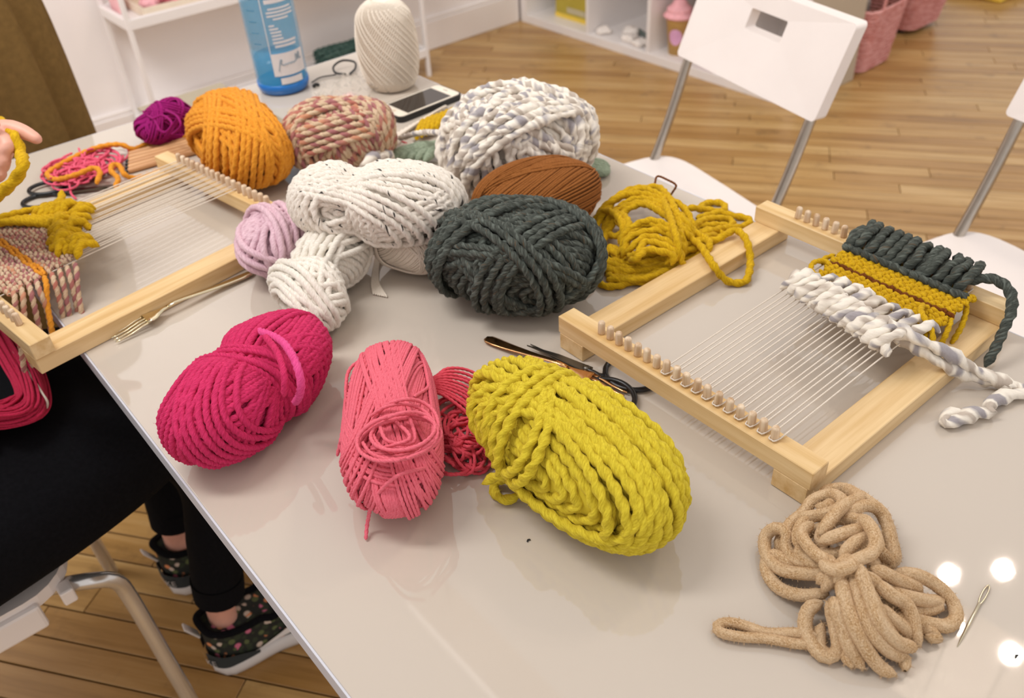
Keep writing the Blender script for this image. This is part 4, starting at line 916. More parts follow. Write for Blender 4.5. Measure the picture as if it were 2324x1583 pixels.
# tapestry needle
a, b = W(2243, 1330), W(2172, 1468); d = b-a; Ln = np.linalg.norm(d); root = empty('tapestry_needle', (a[0], a[1], TZ), 'long steel tapestry needle lying beside the tan bundle', 'needle'); root.rotation_euler.z = math.atan2(d[1], d[0])
eye = [(0, 0, .0017), (.004, .0014, .0017), (.012, .0018, .0017), (.020, .0013, .0017), (.024, 0, .0017)]
local('eye', MB().tube(spline(eye+[(x, -y, z) for x, y, z in eye[-2:0:-1]], .0012, True).tolist()+[eye[0]], .0007, 8).mesh(True), M['needle'], root)
local('shaft', MB().tube([(.0235, 0, .0017), (.05, 0, .0016), (Ln-.008, 0, .0012), (Ln, 0, .0008)], [.0014, .0015, .0010, .0003], 10).mesh(True), M['needle'], root)
# wooden dowels beside the far loom corner
M['dowel'] = wood('rosy_beech_dowel', '#D6A878', '#B07A4C', 'X', 2, .5)
A0, A1 = W(292, 350, TZ+.005), W(440, 312, TZ+.005); B0, B1 = W(290, 388, TZ+.005), W(440, 345, TZ+.005)
names = ['farthest', 'second farthest', 'third', 'fourth', 'fifth', 'nearest']
for k in range(6):
    f = k/5; p = A0*(1-f)+B0*f; q = A1*(1-f)+B1*f; L_ = .15
    root = empty('wooden_dowel', (p[0], p[1], TZ), 'rosy beech dowel in the row of six beside the marigold skein, %s from the viewer' % names[k] if k in (1, 2, 3, 4) else 'rosy beech dowel, the %s one in the row of six beside the marigold skein' % names[k], 'dowel', 'six wooden dowels in a row')
    root['label'] = ['rosy beech dowel in the row of six, farthest from the loom', 'rosy beech dowel in the row of six, second farthest from the loom', 'rosy beech dowel in the row of six, third farthest from the loom', 'rosy beech dowel in the row of six, third nearest the loom', 'rosy beech dowel in the row of six, second nearest the loom', 'rosy beech dowel in the row of six, nearest the loom'][k]
    root.rotation_euler.z = math.atan2(q[1]-p[1], q[0]-p[0])
    local('shaft', MB().tube([(.004, 0, .0050), (.05, 0, .0050), (L_, 0, .0050)], .0048, 12).mesh(True), M['dowel'], root)
    if k > 1: local('dark_tip', MB().tube([(-.002, 0, .0050), (.005, 0, .0050)], .0030, 10).mesh(True), M['black'], root)
# ------------------------------------------------------------------ beige board under the yarn
o = link('craft_board', MB().box((.462, 1.30, TZ+.0003), (.633, 1.695, TZ+.0028)).mesh(bevel=.0008, seg=1), plain('beige_board', '#A0937A', .4, var=.03)); tag(o, 'flat beige board under the purple bundle, jutting past the table end', 'board')
# ------------------------------------------------------------------ phone
pa, pb, pc = W(870, 238, TZ+.011), W(992, 190, TZ+.011), W(905, 272, TZ+.011)
root = empty('smartphone', (.842, 1.306, TZ), 'white faced smartphone in a black case near the thread cone', 'phone'); root.rotation_euler.z = math.radians(3)
pl, pw = .146, .074
local('case', prism(rrect(pl, pw, .012), 0.0, .0105, bevel=.002), M['black'], root)
local('face', prism(rrect(pl-.006, pw-.006, .010), .0105, .0112), plain('white_glass', '#E6DCCB', .08), root)
local('screen', MB().box((-.050, -.030, .0112), (.050, .030, .0114)).mesh(), plain('dark_screen_glass', '#2A2523', .06, Specular_IOR_Level=.7), root)
local('home_button', MB().lathe([(.0055, .0112), (.0055, .0115)], 20, Matrix.Translation((-.060, 0, 0))).mesh(), plain('pale_ring', '#CFC2AC', .3), root)
local('speaker_slot', MB().box((.060, -.006, .0112), (.0615, .006, .0114)).mesh(), M['black'], root)
# ------------------------------------------------------------------ cone of thread with plastic wrap
cl = np.array([.862, 1.425]); rp = Rope(.0011, 2, 8, .1, 6)
root = empty('thread_cone', (cl[0], cl[1], TZ), 'tall ball of cream cotton thread standing near the table corner', 'thread')
def prof(u):   # u 0..1 height
    r = .046+.010*math.sin(PI*min(1, u*1.1)); 
    if u > .8: r *= math.sqrt(max(.02, 1-((u-.8)/.2)**2*.85))
    if u < .08: r *= .9+.1*u/.08
    return r
HT = .158
for k in range(64):
    a0 = k*2*PI/64; 
    for sg in (1,):
        P = []
        for j in range(34):
            u = j/33; a = a0+sg*2.0*u; r = prof(u)+.0006*sg; P.append((r*math.cos(a), r*math.sin(a), .004+HT*u))
        rp.add(spline(P, .0028), taper=True)
for k in range(24):
    a0 = k*2*PI/24*3.1; P = []
    for j in range(30):
        u = .1+.85*j/29; a = a0-2.4*u; r = prof(u)+.0016; P.append((r*math.cos(a), r*math.sin(a), .004+HT*u))
    rp.add(spline(P, .0028), taper=True)
local('wound_thread', rp.mesh(), Y['cream'], root)
local('inner_core', MB().lathe([(prof(u)-.0008, .003+HT*u) for u in np.linspace(0, 1, 26)]+[(.012, HT-.002)], 40).mesh(True), Y['cream'], root)
pm_ = NT('clear_film'); pm_.set(Roughness=.08, Transmission_Weight=1.0, IOR=1.06, Base_Color=(1, .97, .95, 1)); pm_.b.inputs['Alpha'].default_value = .35; M['film'] = pm_.m
rg = np.random.default_rng(3); bm = bmesh.new(); bmesh.ops.create_grid(bm, x_segments=22, y_segments=16, size=.5)
for v in bm.verts:
    x, y = v.co.x, v.co.y; v.co = (x*.15, y*.11, .012+.010*math.sin(23*x+5*y)*math.cos(17*y)+.008*math.sin(41*x-13*y)+.012*math.exp(-((x)**2+y*y)*6))
    v.co.z = max(.0012, v.co.z)
me = bpy.data.meshes.new('film'); bm.to_mesh(me); bm.free(); me.shade_smooth()
root = empty('plastic_wrapper', (.79, 1.44, TZ), 'crumpled clear plastic wrapper in front of the thread cone', 'wrapper'); local('film', me, M['film'], root)
local('pink_label', MB().box((-.055, -.03, .0014), (-.01, .01, .0022)).mesh(), plain('faint_pink_label', '#F0C9C4', .5), root)
o = MB().tube(spline([(0, .0, .004), (.02, .012, .006), (.03, .03, .012), (.012, .045, .016), (-.012, .04, .012), (-.02, .022, .006), (-.008, .006, .004)], .003), .0022, 8).tube(spline([(-.022, .02, .003), (-.05, .03, .003), (-.075, .02, .003)], .003), .0014, 8).mesh(True)
o = link('hair_tie', o, M['black']); o.location = (.835, 1.535, TZ); tag(o, 'thin black cord loop behind the thread cone', 'cord')
wad_ = link('foil_wrapper', mesh([(0, 0, .002), (.03, .004, .006), (.055, -.004, .003), (.05, .018, .008), (.02, .022, .010), (-.006, .014, .003)], [(0, 1, 4, 5), (1, 2, 3, 4)]), plain('pink_foil', '#E2B9BE', .2, .5)); wad_.location = (.655, 1.375, TZ); tag(wad_, 'small pink foil scrap behind the tweed skein', 'wrapper')
# ------------------------------------------------------------------ small woven sample between the tweed and bulky skeins
root = empty('woven_sample', W(930, 320), 'small weaving with cream fringe, sage roving and a mustard band', 'weaving')
def wl(p): return tuple(W(p[0], p[1], TZ+p[2]/1000)-np.array(root.location))
def wrope(name, R, mat, paths, **kw):
    return lrope(root, name, R, mat, [[wl(p) for p in q] for q in paths], **kw)
wrope('mustard_band', .0050, Y['gold'], [[(945+k*11, 318-k*4.5, 8), (948+k*11, 300-k*4.5, 16), (955+k*11, 283-k*4.5, 16), (962+k*11, 272-k*4, 8)] for k in range(9)])
wrope('sage_roving', .0085, Y['sage'], [[(890+k*18, 368, 10), (905+k*20, 348-k*2, 20), (940+k*20, 335-k*2, 24), (985+k*18, 328-k, 16)] for k in range(5)], amp=.1, tw=9)
wrope('cream_fringe', .0022, Y['warp'], [[(850+k*9, 345-k*6, 4), (872+k*9, 330-k*6, 10), (893+k*9, 312-k*5.5, 9), (905+k*9, 300-k*5, 3)] for k in range(13)])
wrope('cream_edge', .0042, Y['warp'], [[(850, 345, 10), (890, 330, 14), (930, 308, 12), (980, 285, 8)], [(870, 352, 10), (905, 335, 14), (945, 325, 12)]])
wrope('chunky_loops', .0070, Y['bulky'], [[(795, 378, 12), (800, 350, 30), (825, 335, 40), (845, 345, 36), (835, 372, 24)], [(815, 395, 14), (830, 370, 34), (850, 355, 38), (868, 362, 30)], [(850, 390, 12), (860, 365, 30), (880, 350, 30), (895, 362, 16)], [(800, 365, 26), (790, 385, 16), (805, 402, 10)], [(835, 340, 40), (860, 342, 38), (885, 348, 26)]], swell=.25)
wrope('pink_bead_tip', .0014, Y['coral2'], [[(905, 318, 12), (915, 322, 14), (925, 325, 12)]])
t = empty('roving_tuft', W(1360, 380), 'sage green roving tuft poking out behind the bulky white skein', 'roving')
rp = Rope(.007, 2, 9, .08)
for k in range(5): strand(rp, [(1320, 370+k*6, 12), (1345, 366+k*6, 12), (1368, 372+k*5, 9), (1384, 378+k*2, 7)])
put('roving_strands', rp, Y['sage'], t)
# dropped crumbs on the table
# ------------------------------------------------------------------ blue bottle
def bottle_mat():
    s = NT('translucent_blue_plastic'); s.set(Base_Color=C('#45AED6'), Roughness=.10, Alpha=.27); return s.m
M['blue'] = bottle_mat(); sq = NT('blue_water'); sq.set(Base_Color=C('#2C8CC8'), Roughness=.03, Alpha=.4); M['water'] = sq.m
bx, by = .712, 1.578; bR = .049
root = empty('drink_bottle', (bx, by, TZ), 'translucent blue plastic bottle with white print, a third full', 'bottle')
body_p = [(.040, .001), (.045, .004), (.048, .012), (bR, .022), (bR, .085), (bR-.0012, .087), (bR, .089), (bR, .205), (.046, .222), (.034, .238), (.028, .246), (.028, .27), (.025, .27), (.025, .246), (.032, .236), (.044, .220), (bR-.002, .204), (bR-.002, .022), (.045, .010), (.02, .006)]
local('bottle_wall', MB().lathe(body_p, 48).mesh(True), M['blue'], root)
local('water', MB().lathe([(.02, .0075), (.042, .010), (bR-.004, .022), (bR-.004, .068)], 48).mesh(True), M['water'], root)
local('base_ring', MB().lathe([(.038, .0), (.046, .003), (.0495, .013), (.0495, .020), (.0485, .021)], 48).mesh(True), plain('deep_blue_base', '#1F6FBF', .15), root)
local('cap', MB().lathe([(.031, .262), (.031, .298), (.028, .302)], 36).mesh(True), M['blue'], root)
M['print'] = plain('white_ink', '#D8D2D2', .5); M['ink'] = plain('blue_marker_ink', '#4E7F97', .6)
AC = math.atan2(-by, -bx)+.42          # print faces the viewer, turned a little to the right
def patch(name, u0, u1, z0, z1, m, dr=.0006, n=10, tilt=0):
    v = []; f = []
    for k in range(n+1):
        a = AC+(u0+(u1-u0)*k/n)/bR
        for z in (z0, z1): v.append(((bR+dr)*math.cos(a), (bR+dr)*math.sin(a), z+tilt*(k/n)))
    for k in range(n): f.append((2*k, 2*k+2, 2*k+3, 2*k+1))
    return local(name, mesh(v, f), m, root)
patch('name_panel', -.034, .034, .040, .082, M['print'])
for z0, z1 in ((.082, .196),): 
    patch('label_border', -.034, -.0325, z0, z1, M['print']); patch('label_border', .0325, .034, z0, z1, M['print']); patch('label_border', -.034, .034, z1-.0015, z1, M['print'])
for z0, z1, u0, u1 in ((.184, .189, -.026, .010), (.171, .178, -.026, .016), (.160, .163, -.022, .024), (.154, .157, -.026, .027), (.148, .151, -.026, .027), (.142, .145, -.016, .014), (.131, .134, -.026, -.016), (.125, .128, -.026, -.010), (.119, .122, -.025, -.006), (.113, .116, -.024, -.006), (.107, .110, -.024, -.004), (.100, .104, -.024, .022), (.093, .097, -.022, .020)):
    patch('print_line', u0, u1, z0, z1, M['print'])
patch('lower_print', -.024, .020, .024, .036, M['print'])
def script_stroke(pts):
    P = []
    for u, z in pts: a = AC+u/bR; P.append(((bR+.0012)*math.cos(a), (bR+.0012)*math.sin(a), z))
    local('handwriting', MB().tube(spline(P, .0012), .0005, 6).mesh(True), M['ink'], root)
script_stroke([(-.024, .050), (-.021, .060), (-.018, .070), (-.015, .069), (-.018, .063), (-.012, .060), (-.009, .062), (-.006, .060), (-.003, .063), (0, .060), (.003, .063), (.006, .060), (.009, .063), (.012, .062), (.013, .074), (.016, .072), (.016, .063), (.020, .076), (.022, .074), (.021, .064), (.026, .066)])
for z in (.10, .12, .14, .16, .18):
    patch('volume_mark', -.062, -.046, z, z+.0012, plain('blue_mark', '#2C7FA0', .4))
o = link('bottle_crumb', MB().tube([(.0, 0, .003), (.006, .003, .004), (.010, 0, .003)], .0032, 8).mesh(True), M['black']); o.location = (.752, 1.535, TZ); tag(o, 'tiny black scrap at the foot of the blue bottle', 'scrap')
for (px, py) in ((1197, 1229), (2305, 1492)):
    o = link('lint_crumb', MB().tube([(0, 0, .0009), (.0016, .0008, .0010), (.0028, 0, .0009)], .0008, 6).mesh(True), M['black']); p = W(px, py); o.location = tuple(p); tag(o, 'tiny dark lint crumb on the table in front of the chunky mustard skein' if px < 2000 else 'tiny dark thread crumb on the table at the right frame edge', 'crumb')
# ------------------------------------------------------------------ people
M['skin'] = plain('fair_skin', '#D9A08C', .5, var=.08, vscale=40); M['skin'].node_tree.nodes['Principled BSDF'].inputs['Subsurface Weight'].default_value = .08
M['knit'] = plain('black_jersey', '#101013', .95, var=.2, vscale=200, Specular_IOR_Level=.1)
M['brownc'] = plain('olive_brown_wool', '#7A6038', .95, var=.12, vscale=80, Specular_IOR_Level=.1); M['hair'] = plain('dark_brown_hair', '#2E1F16', .6)
def limb(mb, pts, rads, n=14): mb.tube(spline(pts, .02), np.interp(np.linspace(0, 1, len(spline(pts, .02))), np.linspace(0, 1, len(rads)), rads), n)
def two_mats(me, mats, fn):
    for m in mats: me.materials.append(m)
    for p in me.polygons: p.material_index = fn(p.center)
# seated weaver: faces +X, lap under the loom
root = empty('person', (-.25, 1.17, 0), 'seated person in black clothes and floral sneakers weaving on the left loom', 'person')
b = MB()
YR, YL = 1.060, 1.255
for y, fx_, fy in ((YR, .158, 1.062), (YL, .168, 1.272)):
    limb(b, [(-.22, y+.01, .525), (.0, y, .535), (.20, y, .525)], [.085, .082, .062])
    limb(b, [(.20, y, .525), (.225, (y+fy)/2, .40), (.195, fy, .27), (fx_+.012, fy, .18)], [.062, .056, .050, .041])
    limb(b, [(fx_+.010, fy, .185), (fx_+.002, fy, .10), (fx_, fy, .06)], [.030, .026, .027])
limb(b, [(-.24, 1.16, .53), (-.26, 1.16, .70), (-.25, 1.16, .90), (-.23, 1.16, 1.02)], [.145, .125, .135, .12], 20)
b.add(*[x for x in MB().lathe([(.02, -.16), (.09, -.14), (.10, 0), (.09, .14), (.02, .16)], 16, Matrix.Translation((-.24, 1.16, 1.03)) @ Matrix.Rotation(PI/2, 4, 'X')).__dict__.values()])
limb(b, [(-.22, 1.16, 1.05), (-.19, 1.16, 1.16)], [.055, .05])
limb(b, [(-.185, 1.16, 1.20), (-.165, 1.16, 1.25), (-.17, 1.16, 1.30)], [.070, .082, .075], 18)
limb(b, [(-.085, 1.16, 1.225), (-.07, 1.16, 1.205)], [.012, .013], 8)
for s_ in (-1, 1): limb(b, [(-.18, 1.16+s_*.083, 1.235), (-.185, 1.16+s_*.09, 1.255)], [.012, .014], 8)
limb(b, [(-.24, 1.33, 1.02), (-.16, 1.43, .86), (.02, 1.36, .885), (.085, 1.31, .905)], [.055, .048, .038, .028])
limb(b, [(-.24, .99, 1.02), (-.28, .93, .80), (-.16, 1.00, .70), (-.13, 1.03, .695)], [.055, .048, .036, .028])
me = remesh(b, .011, 4)
def pm(c):
    if c.z > 1.10: return 1
    if c.z < .165 and c.x > .05: return 1
    return 0
two_mats(me, [M['knit'], M['skin']], pm); link('body', me, None, root)
h = MB(); limb(h, [(-.215, 1.16, 1.24), (-.20, 1.16, 1.30), (-.18, 1.16, 1.315)], [.075, .088, .08], 18); limb(h, [(-.25, 1.16, 1.25), (-.27, 1.16, 1.12), (-.27, 1.16, 1.0)], [.06, .055, .03], 14)
me = remesh(h, .010, 3); link('hair', me, M['hair'], root)
for s_ in (-1, 1):
    link('eye', MB().lathe([(.001, -.004), (.009, -.002), (.010, 0), (.009, .003), (.001, .005)], 12, Matrix.Translation((-.092, 1.16+s_*.03, 1.252)) @ Matrix.Rotation(PI/2, 4, 'Y')).mesh(True), M['black'], root)
for fx_, fy in ((.170, 1.062), (.180, 1.272)):
    link('trouser_hem', MB().tube([(fx_-.001, fy, .158), (fx_+.002, fy, .175), (fx_+.006, fy, .20)], [.0415, .0425, .043], 24, False).mesh(True), M['knit'], root)
# black skirt draped over the lap
sk = []; secs = [(-.42, .135, .89, 1.40), (-.30, .125, .905, 1.40), (-.15, .118, .922, 1.40), (0, .108, .940, 1.385), (.10, .098, .962, 1.36), (.17, .088, .985, 1.335), (.215, .06, 1.005, 1.31)]
sv = []; sf = []; n = 28
for i, (x, hz, y0, y1) in enumerate(secs):
    for k in range(n):
        a = 2*PI*k/n; ca, sa = math.cos(a), math.sin(a); y = (y0+y1)/2+(y1-y0)/2*math.copysign(abs(ca)**.6, ca); z = .53+hz*math.copysign(abs(sa)**.7, sa)*(.98 if sa > 0 else .72)
        if sa > 0: z -= .025*math.exp(-((y-(YR+YL)/2)/.06)**2)*(1 if x > -.1 else .4)
        sv.append((x+.006*math.sin(5*a+i), y, z))
for i in range(len(secs)-1):
    for k in range(n): sf.append((i*n+k, i*n+(k+1) % n, (i+1)*n+(k+1) % n, (i+1)*n+k))
sf += [tuple(range(n))[::-1], tuple((len(secs)-1)*n+k for k in range(n))]
me = mesh(sv, sf, True); o = link('skirt', me, M['knit'], root); md = o.modifiers.new('s', 'SUBSURF'); md.levels = md.render_levels = 2
# left hand held above the loom, five fingers around the mustard strand
HCX = W(15, 335, .93)
hb = MB(); hx, hy, hz = HCX
u = RR[0]; v_ = -RR[1]; wv = -RR[2]                      # image right, up and towards the viewer give a handy set of axes
def hp(a, b_, c): return tuple(np.array([hx, hy, hz])+a*.001*u+b_*.001*v_+c*.001*wv)
def hl(pts, rads): limb2 = spline([hp(*p) for p in pts], .004); hb.tube(limb2, np.interp(np.linspace(0, 1, len(limb2)), np.linspace(0, 1, len(rads)), rads), 12)
hl([(-70, -8, -10), (-40, -4, 0), (-14, 2, 2)], [.024, .028, .024]); hl([(-60, -26, -4), (-34, -24, 2), (-12, -18, 4)], [.020, .022, .018]); hl([(-50, 10, -4), (-26, 12, 0), (-8, 14, 0)], [.018, .018, .015])
hl([(-14, 24, -2), (6, 24, 0), (24, 18, 2), (39, 10, 4)], [.0115, .0105, .0095, .0072])            # index finger, pointing
hl([(-12, 8, 6), (6, 6, 16), (14, -4, 22), (6, -12, 22)], [.0105, .0098, .0092, .0078])            # middle
hl([(-12, -8, 8), (4, -12, 18), (8, -22, 20), (-2, -27, 18)], [.0102, .0095, .009, .0075])         # ring
hl([(-14, -24, 8), (-2, -28, 16), (2, -37, 16), (-8, -41, 14)], [.0088, .0084, .0078, .0066])      # little
hl([(-50, 22, 12), (-32, 30, 22), (-16, 28, 28), (0, 22, 28)], [.013, .0115, .0105, .0082])        # thumb from the side of the palm
hl([(-120, -40, -30), (-90, -22, -20), (-60, -10, -8)], [.030, .028, .025])
me = remesh(hb, .0026, 3); link('left_hand', me, M['skin'], root)
cb = MB(); p0 = np.array(hp(-150, -62, -40)); p1 = np.array(hp(-66, -26, -6)); cb.tube([p0, (p0+p1)/2, p1], [.040, .037, .036], 18); link('sleeve_cuff', cb.mesh(True), M['knit'], root)
hr = MB(); rp0 = np.array([-.115, 1.04, .675])
def h2(pts, rads): q = spline([tuple(rp0+np.array(p)*.001) for p in pts], .005); hr.tube(q, np.interp(np.linspace(0, 1, len(q)), np.linspace(0, 1, len(rads)), rads), 10)
h2([(-20, -10, 0), (20, 6, 0), (52, 14, 2)], [.024, .027, .026])
for k, (dy_, L_) in enumerate(((-4, 58), (10, 66), (24, 62), (36, 50))): h2([(46, dy_, 2), (46+L_*.45, dy_+2, 2), (46+L_*.8, dy_+3, -8), (46+L_, dy_+4, -18)], [.0105, .0098, .009, .0074])
h2([(4, 26, 2), (26, 44, 4), (48, 50, -4)], [.013, .0112, .009])
me = remesh(hr, .003, 3)
link('right_hand', me, M['skin'], root)
# the mustard strand in the hand
rp = Rope(.0074, 2, 6, .16, 10)
P = [W(-60, 262, .93), W(-25, 268, .935), W(8, 282, .945), (np.array(hp(18, 8, 14))), (np.array(hp(26, -10, 16))), W(52, 372, .93), W(38, 402, .915), W(8, 432, .90), W(-30, 462, .88), W(-70, 480, .86)]
rp.add(spline(P, .006)); t = empty('yarn_strand', (hx, hy, TZ), 'thick golden mustard strand held taut in the left hand', 'yarn'); put('held_strand', rp, Y['gold'], t)
# sneakers
WEAVER = next(o for o in COL.objects if o.get('label', '').startswith('seated person'))
def sneaker_mat():
    s = NT('floral_print_canvas'); tc = s.n('ShaderNodeTexCoord').outputs['Object']
    vo = s.n('ShaderNodeTexVoronoi'); vo.inputs['Scale'].default_value = 90; s.l(tc, vo.inputs['Vector'])
    sp = s.n('ShaderNodeSeparateXYZ'); s.l(vo.outputs['Color'], sp.inputs[0])
    col = s.ramp(sp.outputs[0], [(0, C('#2C3422')), (.30, C('#59623A')), (.50, C('#1C2018')), (.68, C('#CBB8A8')), (.80, C('#D98A5A')), (.90, C('#C96A86'))], 'CONSTANT')
    k = s.ramp(vo.outputs['Distance'], [(.42, (0, 0, 0, 1)), (.60, (1, 1, 1, 1))])
    s.l(s.mix(k, col, C('#1B1E18')), s.b.inputs['Base Color']); s.set(Roughness=.8); return s.m
M['floral'] = sneaker_mat(); M['sole'] = plain('off_white_rubber', '#D5CFCB', .55, var=.03); M['heelb'] = plain('dark_slate_canvas', '#2A3032', .8); M['mark'] = plain('white_mark', '#E6E0DC', .6)
def shoe(hx_, hy_, ang, label):
    # local x from heel (0) to toe (.25)
    def hw(x): return .034+.010*math.sin(min(1, x/.18)*PI*.5)-.006*math.exp(-((x-.10)/.04)**2) if x < .19 else .044*math.sqrt(max(.02, 1-((x-.19)/.066)**2))
    xs = [0, .006, .015, .03, .06, .09, .12, .15, .18, .20, .22, .238, .25]
    def wid(x): 
        w = hw(x)
        if x < .03: w *= math.sqrt(max(.12, 1-((.03-x)/.031)**2))
        return w
    def loft(rings, n, cap=True):
        v = [p for r_ in rings for p in r_]; f = []
        for i in range(len(rings)-1):
            for k in range(n): f.append((i*n+k, i*n+(k+1) % n, (i+1)*n+(k+1) % n, (i+1)*n+k))
        if cap: f += [tuple(range(n))[::-1], tuple((len(rings)-1)*n+k for k in range(n))]
        return mesh(v, f, True)
    def outline(off, z, zt=None, n=40):
        pts = []
        up = [(x, wid(x)) for x in np.linspace(0, .254, n//2)]
        for x, w in up: pts.append((x, w+off, z))
        for x, w in up[::-1]: pts.append((x, -w-off, z))
        return pts
    sole = [[(x-.001, y*1.02, z+.012*max(0, (x-.17)/.08)**2) for x, y, z in outline(o_, zz)] for o_, zz in ((-.004, .0), (.003, .003), (.004, .012), (.002, .030))]
    # upper: rings from the sole to the collar, the front part closes over the toes
    rings = []
    for zz, sc, x1 in ((.026, 1.0, .250), (.040, .98, .246), (.055, .93, .225), (.068, .88, .185), (.080, .86, .150), (.088, .86, .128)):
        r_ = []
        for k in range(20): x = x1*k/19; r_.append((x+.004*(zz-.026)/.06, wid(x*.25/x1 if x > .1 else x)*sc*(1 if x < x1*.9 else .8), zz+(.018*max(0, 1-x/.06)**2 if zz > .06 else 0)))
        for k in range(19, -1, -1): x = x1*k/19; r_.append((x+.004*(zz-.026)/.06, -wid(x*.25/x1 if x > .1 else x)*sc*(1 if x < x1*.9 else .8), zz+(.018*max(0, 1-x/.06)**2 if zz > .06 else 0)))
        rings.append(r_)
    t = local('sneaker', loft(rings, 40), M['floral'], WEAVER); t.location = (hx_-WEAVER.location.x, hy_-WEAVER.location.y, 0); t.rotation_euler.z = ang; t.scale = (1.1, 1.13, 1.1); t['label'] = label
    local('sole', loft(sole, 40), M['sole'], t)
    ring = rings[-1]; local('collar', MB().tube(spline([tuple(p) for p in ring[::2]], .006, True).tolist()+[ring[0]], .0058, 10).mesh(True), M['knit'], t)
    # dark heel counter wrapping the back
    hp_ = [(x, wid(x)) for x in np.linspace(.075, 0, 16)]; hp_ = [(x-.004, w+.0045) for x, w in hp_]+[(x-.004, -w-.0045) for x, w in hp_[::-1]]
    m_ = len(hp_); top = [(x+.001, y*.99, .030+.026*max(0, 1-(max(0, x)/.075)**1.4)) for x, y in hp_]
    local('heel_counter', mesh([(x, y, .026) for x, y in hp_]+top, [(k, m_+k, m_+k+1, k+1) for k in range(m_-1)], True), M['heelb'], t)
    local('heel_tab', MB().box((-.002, -.008, 0), (.002, .008, .036), Matrix.Translation((-.001, 0, .082)) @ Matrix.Rotation(-.45, 4, 'Y')).mesh(bevel=.002), M['sole'], t)
    # white sweeping mark on each side and lettering on the heel
    for sy in (-1, 1):
        top = [(.070, .034), (.10, .042), (.135, .058), (.160, .074), (.172, .078)]; bot = [(.070, .034), (.105, .036), (.145, .042), (.178, .058), (.172, .078)]
        v = []
        for q in (top, bot):
            for x, z in q: v.append((x, sy*(wid(x)*(1.0-.10*(z-.03)/.05)+.0045), z))
        local('side_mark', mesh(v, [(k, k+1, 6+k, 5+k) if sy < 0 else (k, 5+k, 6+k, k+1) for k in range(4)]), M['mark'], t)
    tc_ = bpy.data.curves.new('heel_text', 'FONT'); tc_.body = 'NIKE'; tc_.size = .019; tc_.align_x = 'CENTER'; tc_.extrude = .0003
    to = bpy.data.objects.new('tmp', tc_); COL.objects.link(to); dg = bpy.context.evaluated_depsgraph_get(); me = bpy.data.meshes.new_from_object(to.evaluated_get(dg)); bpy.data.objects.remove(to)
    q = np.array(hp_); q = q+np.sign(np.array([[1e-9, 1]])*q)*np.array([[0, .0012]]); q[:, 0] -= .0012*(np.abs(q[:, 0]+.003) < .004)
    q = (q-np.array([[.03, 0]]))*1.05+np.array([[.03, 0]])
    sl = np.concatenate([[0], np.cumsum(np.linalg.norm(np.diff(q, axis=0), axis=1))]); mid = sl[-1]/2
    for v in me.vertices:
        s_ = mid+v.co.x*.9+.020; v.co = (np.interp(s_, sl, q[:, 0]), np.interp(s_, sl, q[:, 1]), .034+v.co.y)
    local('heel_lettering', me, M['mark'], t)
    return t
shoe(.116, 1.066, math.radians(-8), 'floral sneaker with thick white sole, nearer the table edge')
shoe(.126, 1.275, math.radians(2), 'floral sneaker with white sole, the farther one behind the leg')
# raspberry hank on the lap
Y['hank'] = yarn('raspberry_red_yarn', '#D03256', '#9A1836', fuzz=.3)
rp = Rope(.0020, 2, 6, .12, 6); rg = np.random.default_rng(17)
for k in range(170):
    f = rg.uniform(-1, 1); g = rg.uniform(0, 1)
    o_ = f*40; hz_ = 14+ 34*(1-f*f)*g
    pts = [(-70+o_*.5, 690+o_, 0), (-20+o_*.6, 720-o_*.4, 0), (35+o_*.75, 800-o_*.5, 0), (72+o_*.9, 880-o_*.15, 0), (60+o_*1.0, 925+o_*.5, 0), (0+o_*.4, 940+o_*.7, 0), (-70, 930+o_*.9, 0)]
    rp.add(spline([W(x+rg.normal(0, 3), y+rg.normal(0, 3), .628+hz_/1000+.008*math.sin(i+k)) for i, (x, y, z) in enumerate(pts)], .006), taper=True)
t = empty('yarn_hank', W(40, 850, .63), 'raspberry red hank of thin yarn lying on the black lap', 'yarn', 'balls and skeins of yarn on the table'); del t['group']; put('hank_strands', rp, Y['hank'], t)
rp = Rope(.0016, 2, 6, .1, 6); rp.add(spline([W(10, 770, .668), W(55, 830, .676), W(95, 890, .672), W(108, 915, .66), W(100, 940, .64)], .004)); put('white_tie', rp, Y['warp'], t)
# chair of the seated person: white seat shell on bent chrome tubes
t = empty('cafe_chair', (-.2, 1.17, 0), 'white moulded chair with bent chrome legs under the seated person', 'chair')
poly = [(x-.205, y+1.17) for x, y in rrect(.41, .40, .07)]
link('seat', prism(poly, .425, .445, bevel=.006), M['plastic'], t)
link('seat_flange', MB().box((-.36, .962, .392), (-.055, .975, .436)).mesh(bevel=.005), M['plastic'], t)
link('seat_clip', MB().box((-.03, .966, .405), (-.012, .99, .43)).mesh(bevel=.003), M['plastic'], t)
bk = prism(rrect(.40, .22, .05), 0, .016, bevel=.005)
for v in bk.vertices: y, z, th = v.co.x, v.co.y, v.co.z; v.co = (-.44-.15*z-th+.4*y*y, 1.17+y, .78+z)
link('backrest', bk, M['plastic'], t)
for sy, y in ((-1, .985), (1, 1.355)):
    link('front_leg', MB().tube(spline([(-.10, y+.06*-sy, .412), (-.03, y+.02*-sy, .412), (.010, y-.008*-sy*0, .408), (.036, y, .385), (.044, y, .34), (.050, y+sy*.02, .16), (.055, y+sy*.035, .006)], .012), .0115, 14).mesh(True), M['chrome'], t)
    link('rear_leg', MB().tube(spline([(-.10, y, .412), (-.20, y, .41), (-.30, y, .36), (-.38, y+sy*.02, .16), (-.42, y+sy*.03, .006)], .012), .0115, 14).mesh(True), M['chrome'], t)
    link('back_post', MB().tube(spline([(-.36, y-sy*.02, .43), (-.42, y-sy*.02, .5), (-.455, y-sy*.02, .70), (-.465, y-sy*.02, .80)], .012), .0115, 14).mesh(True), M['chrome'], t)
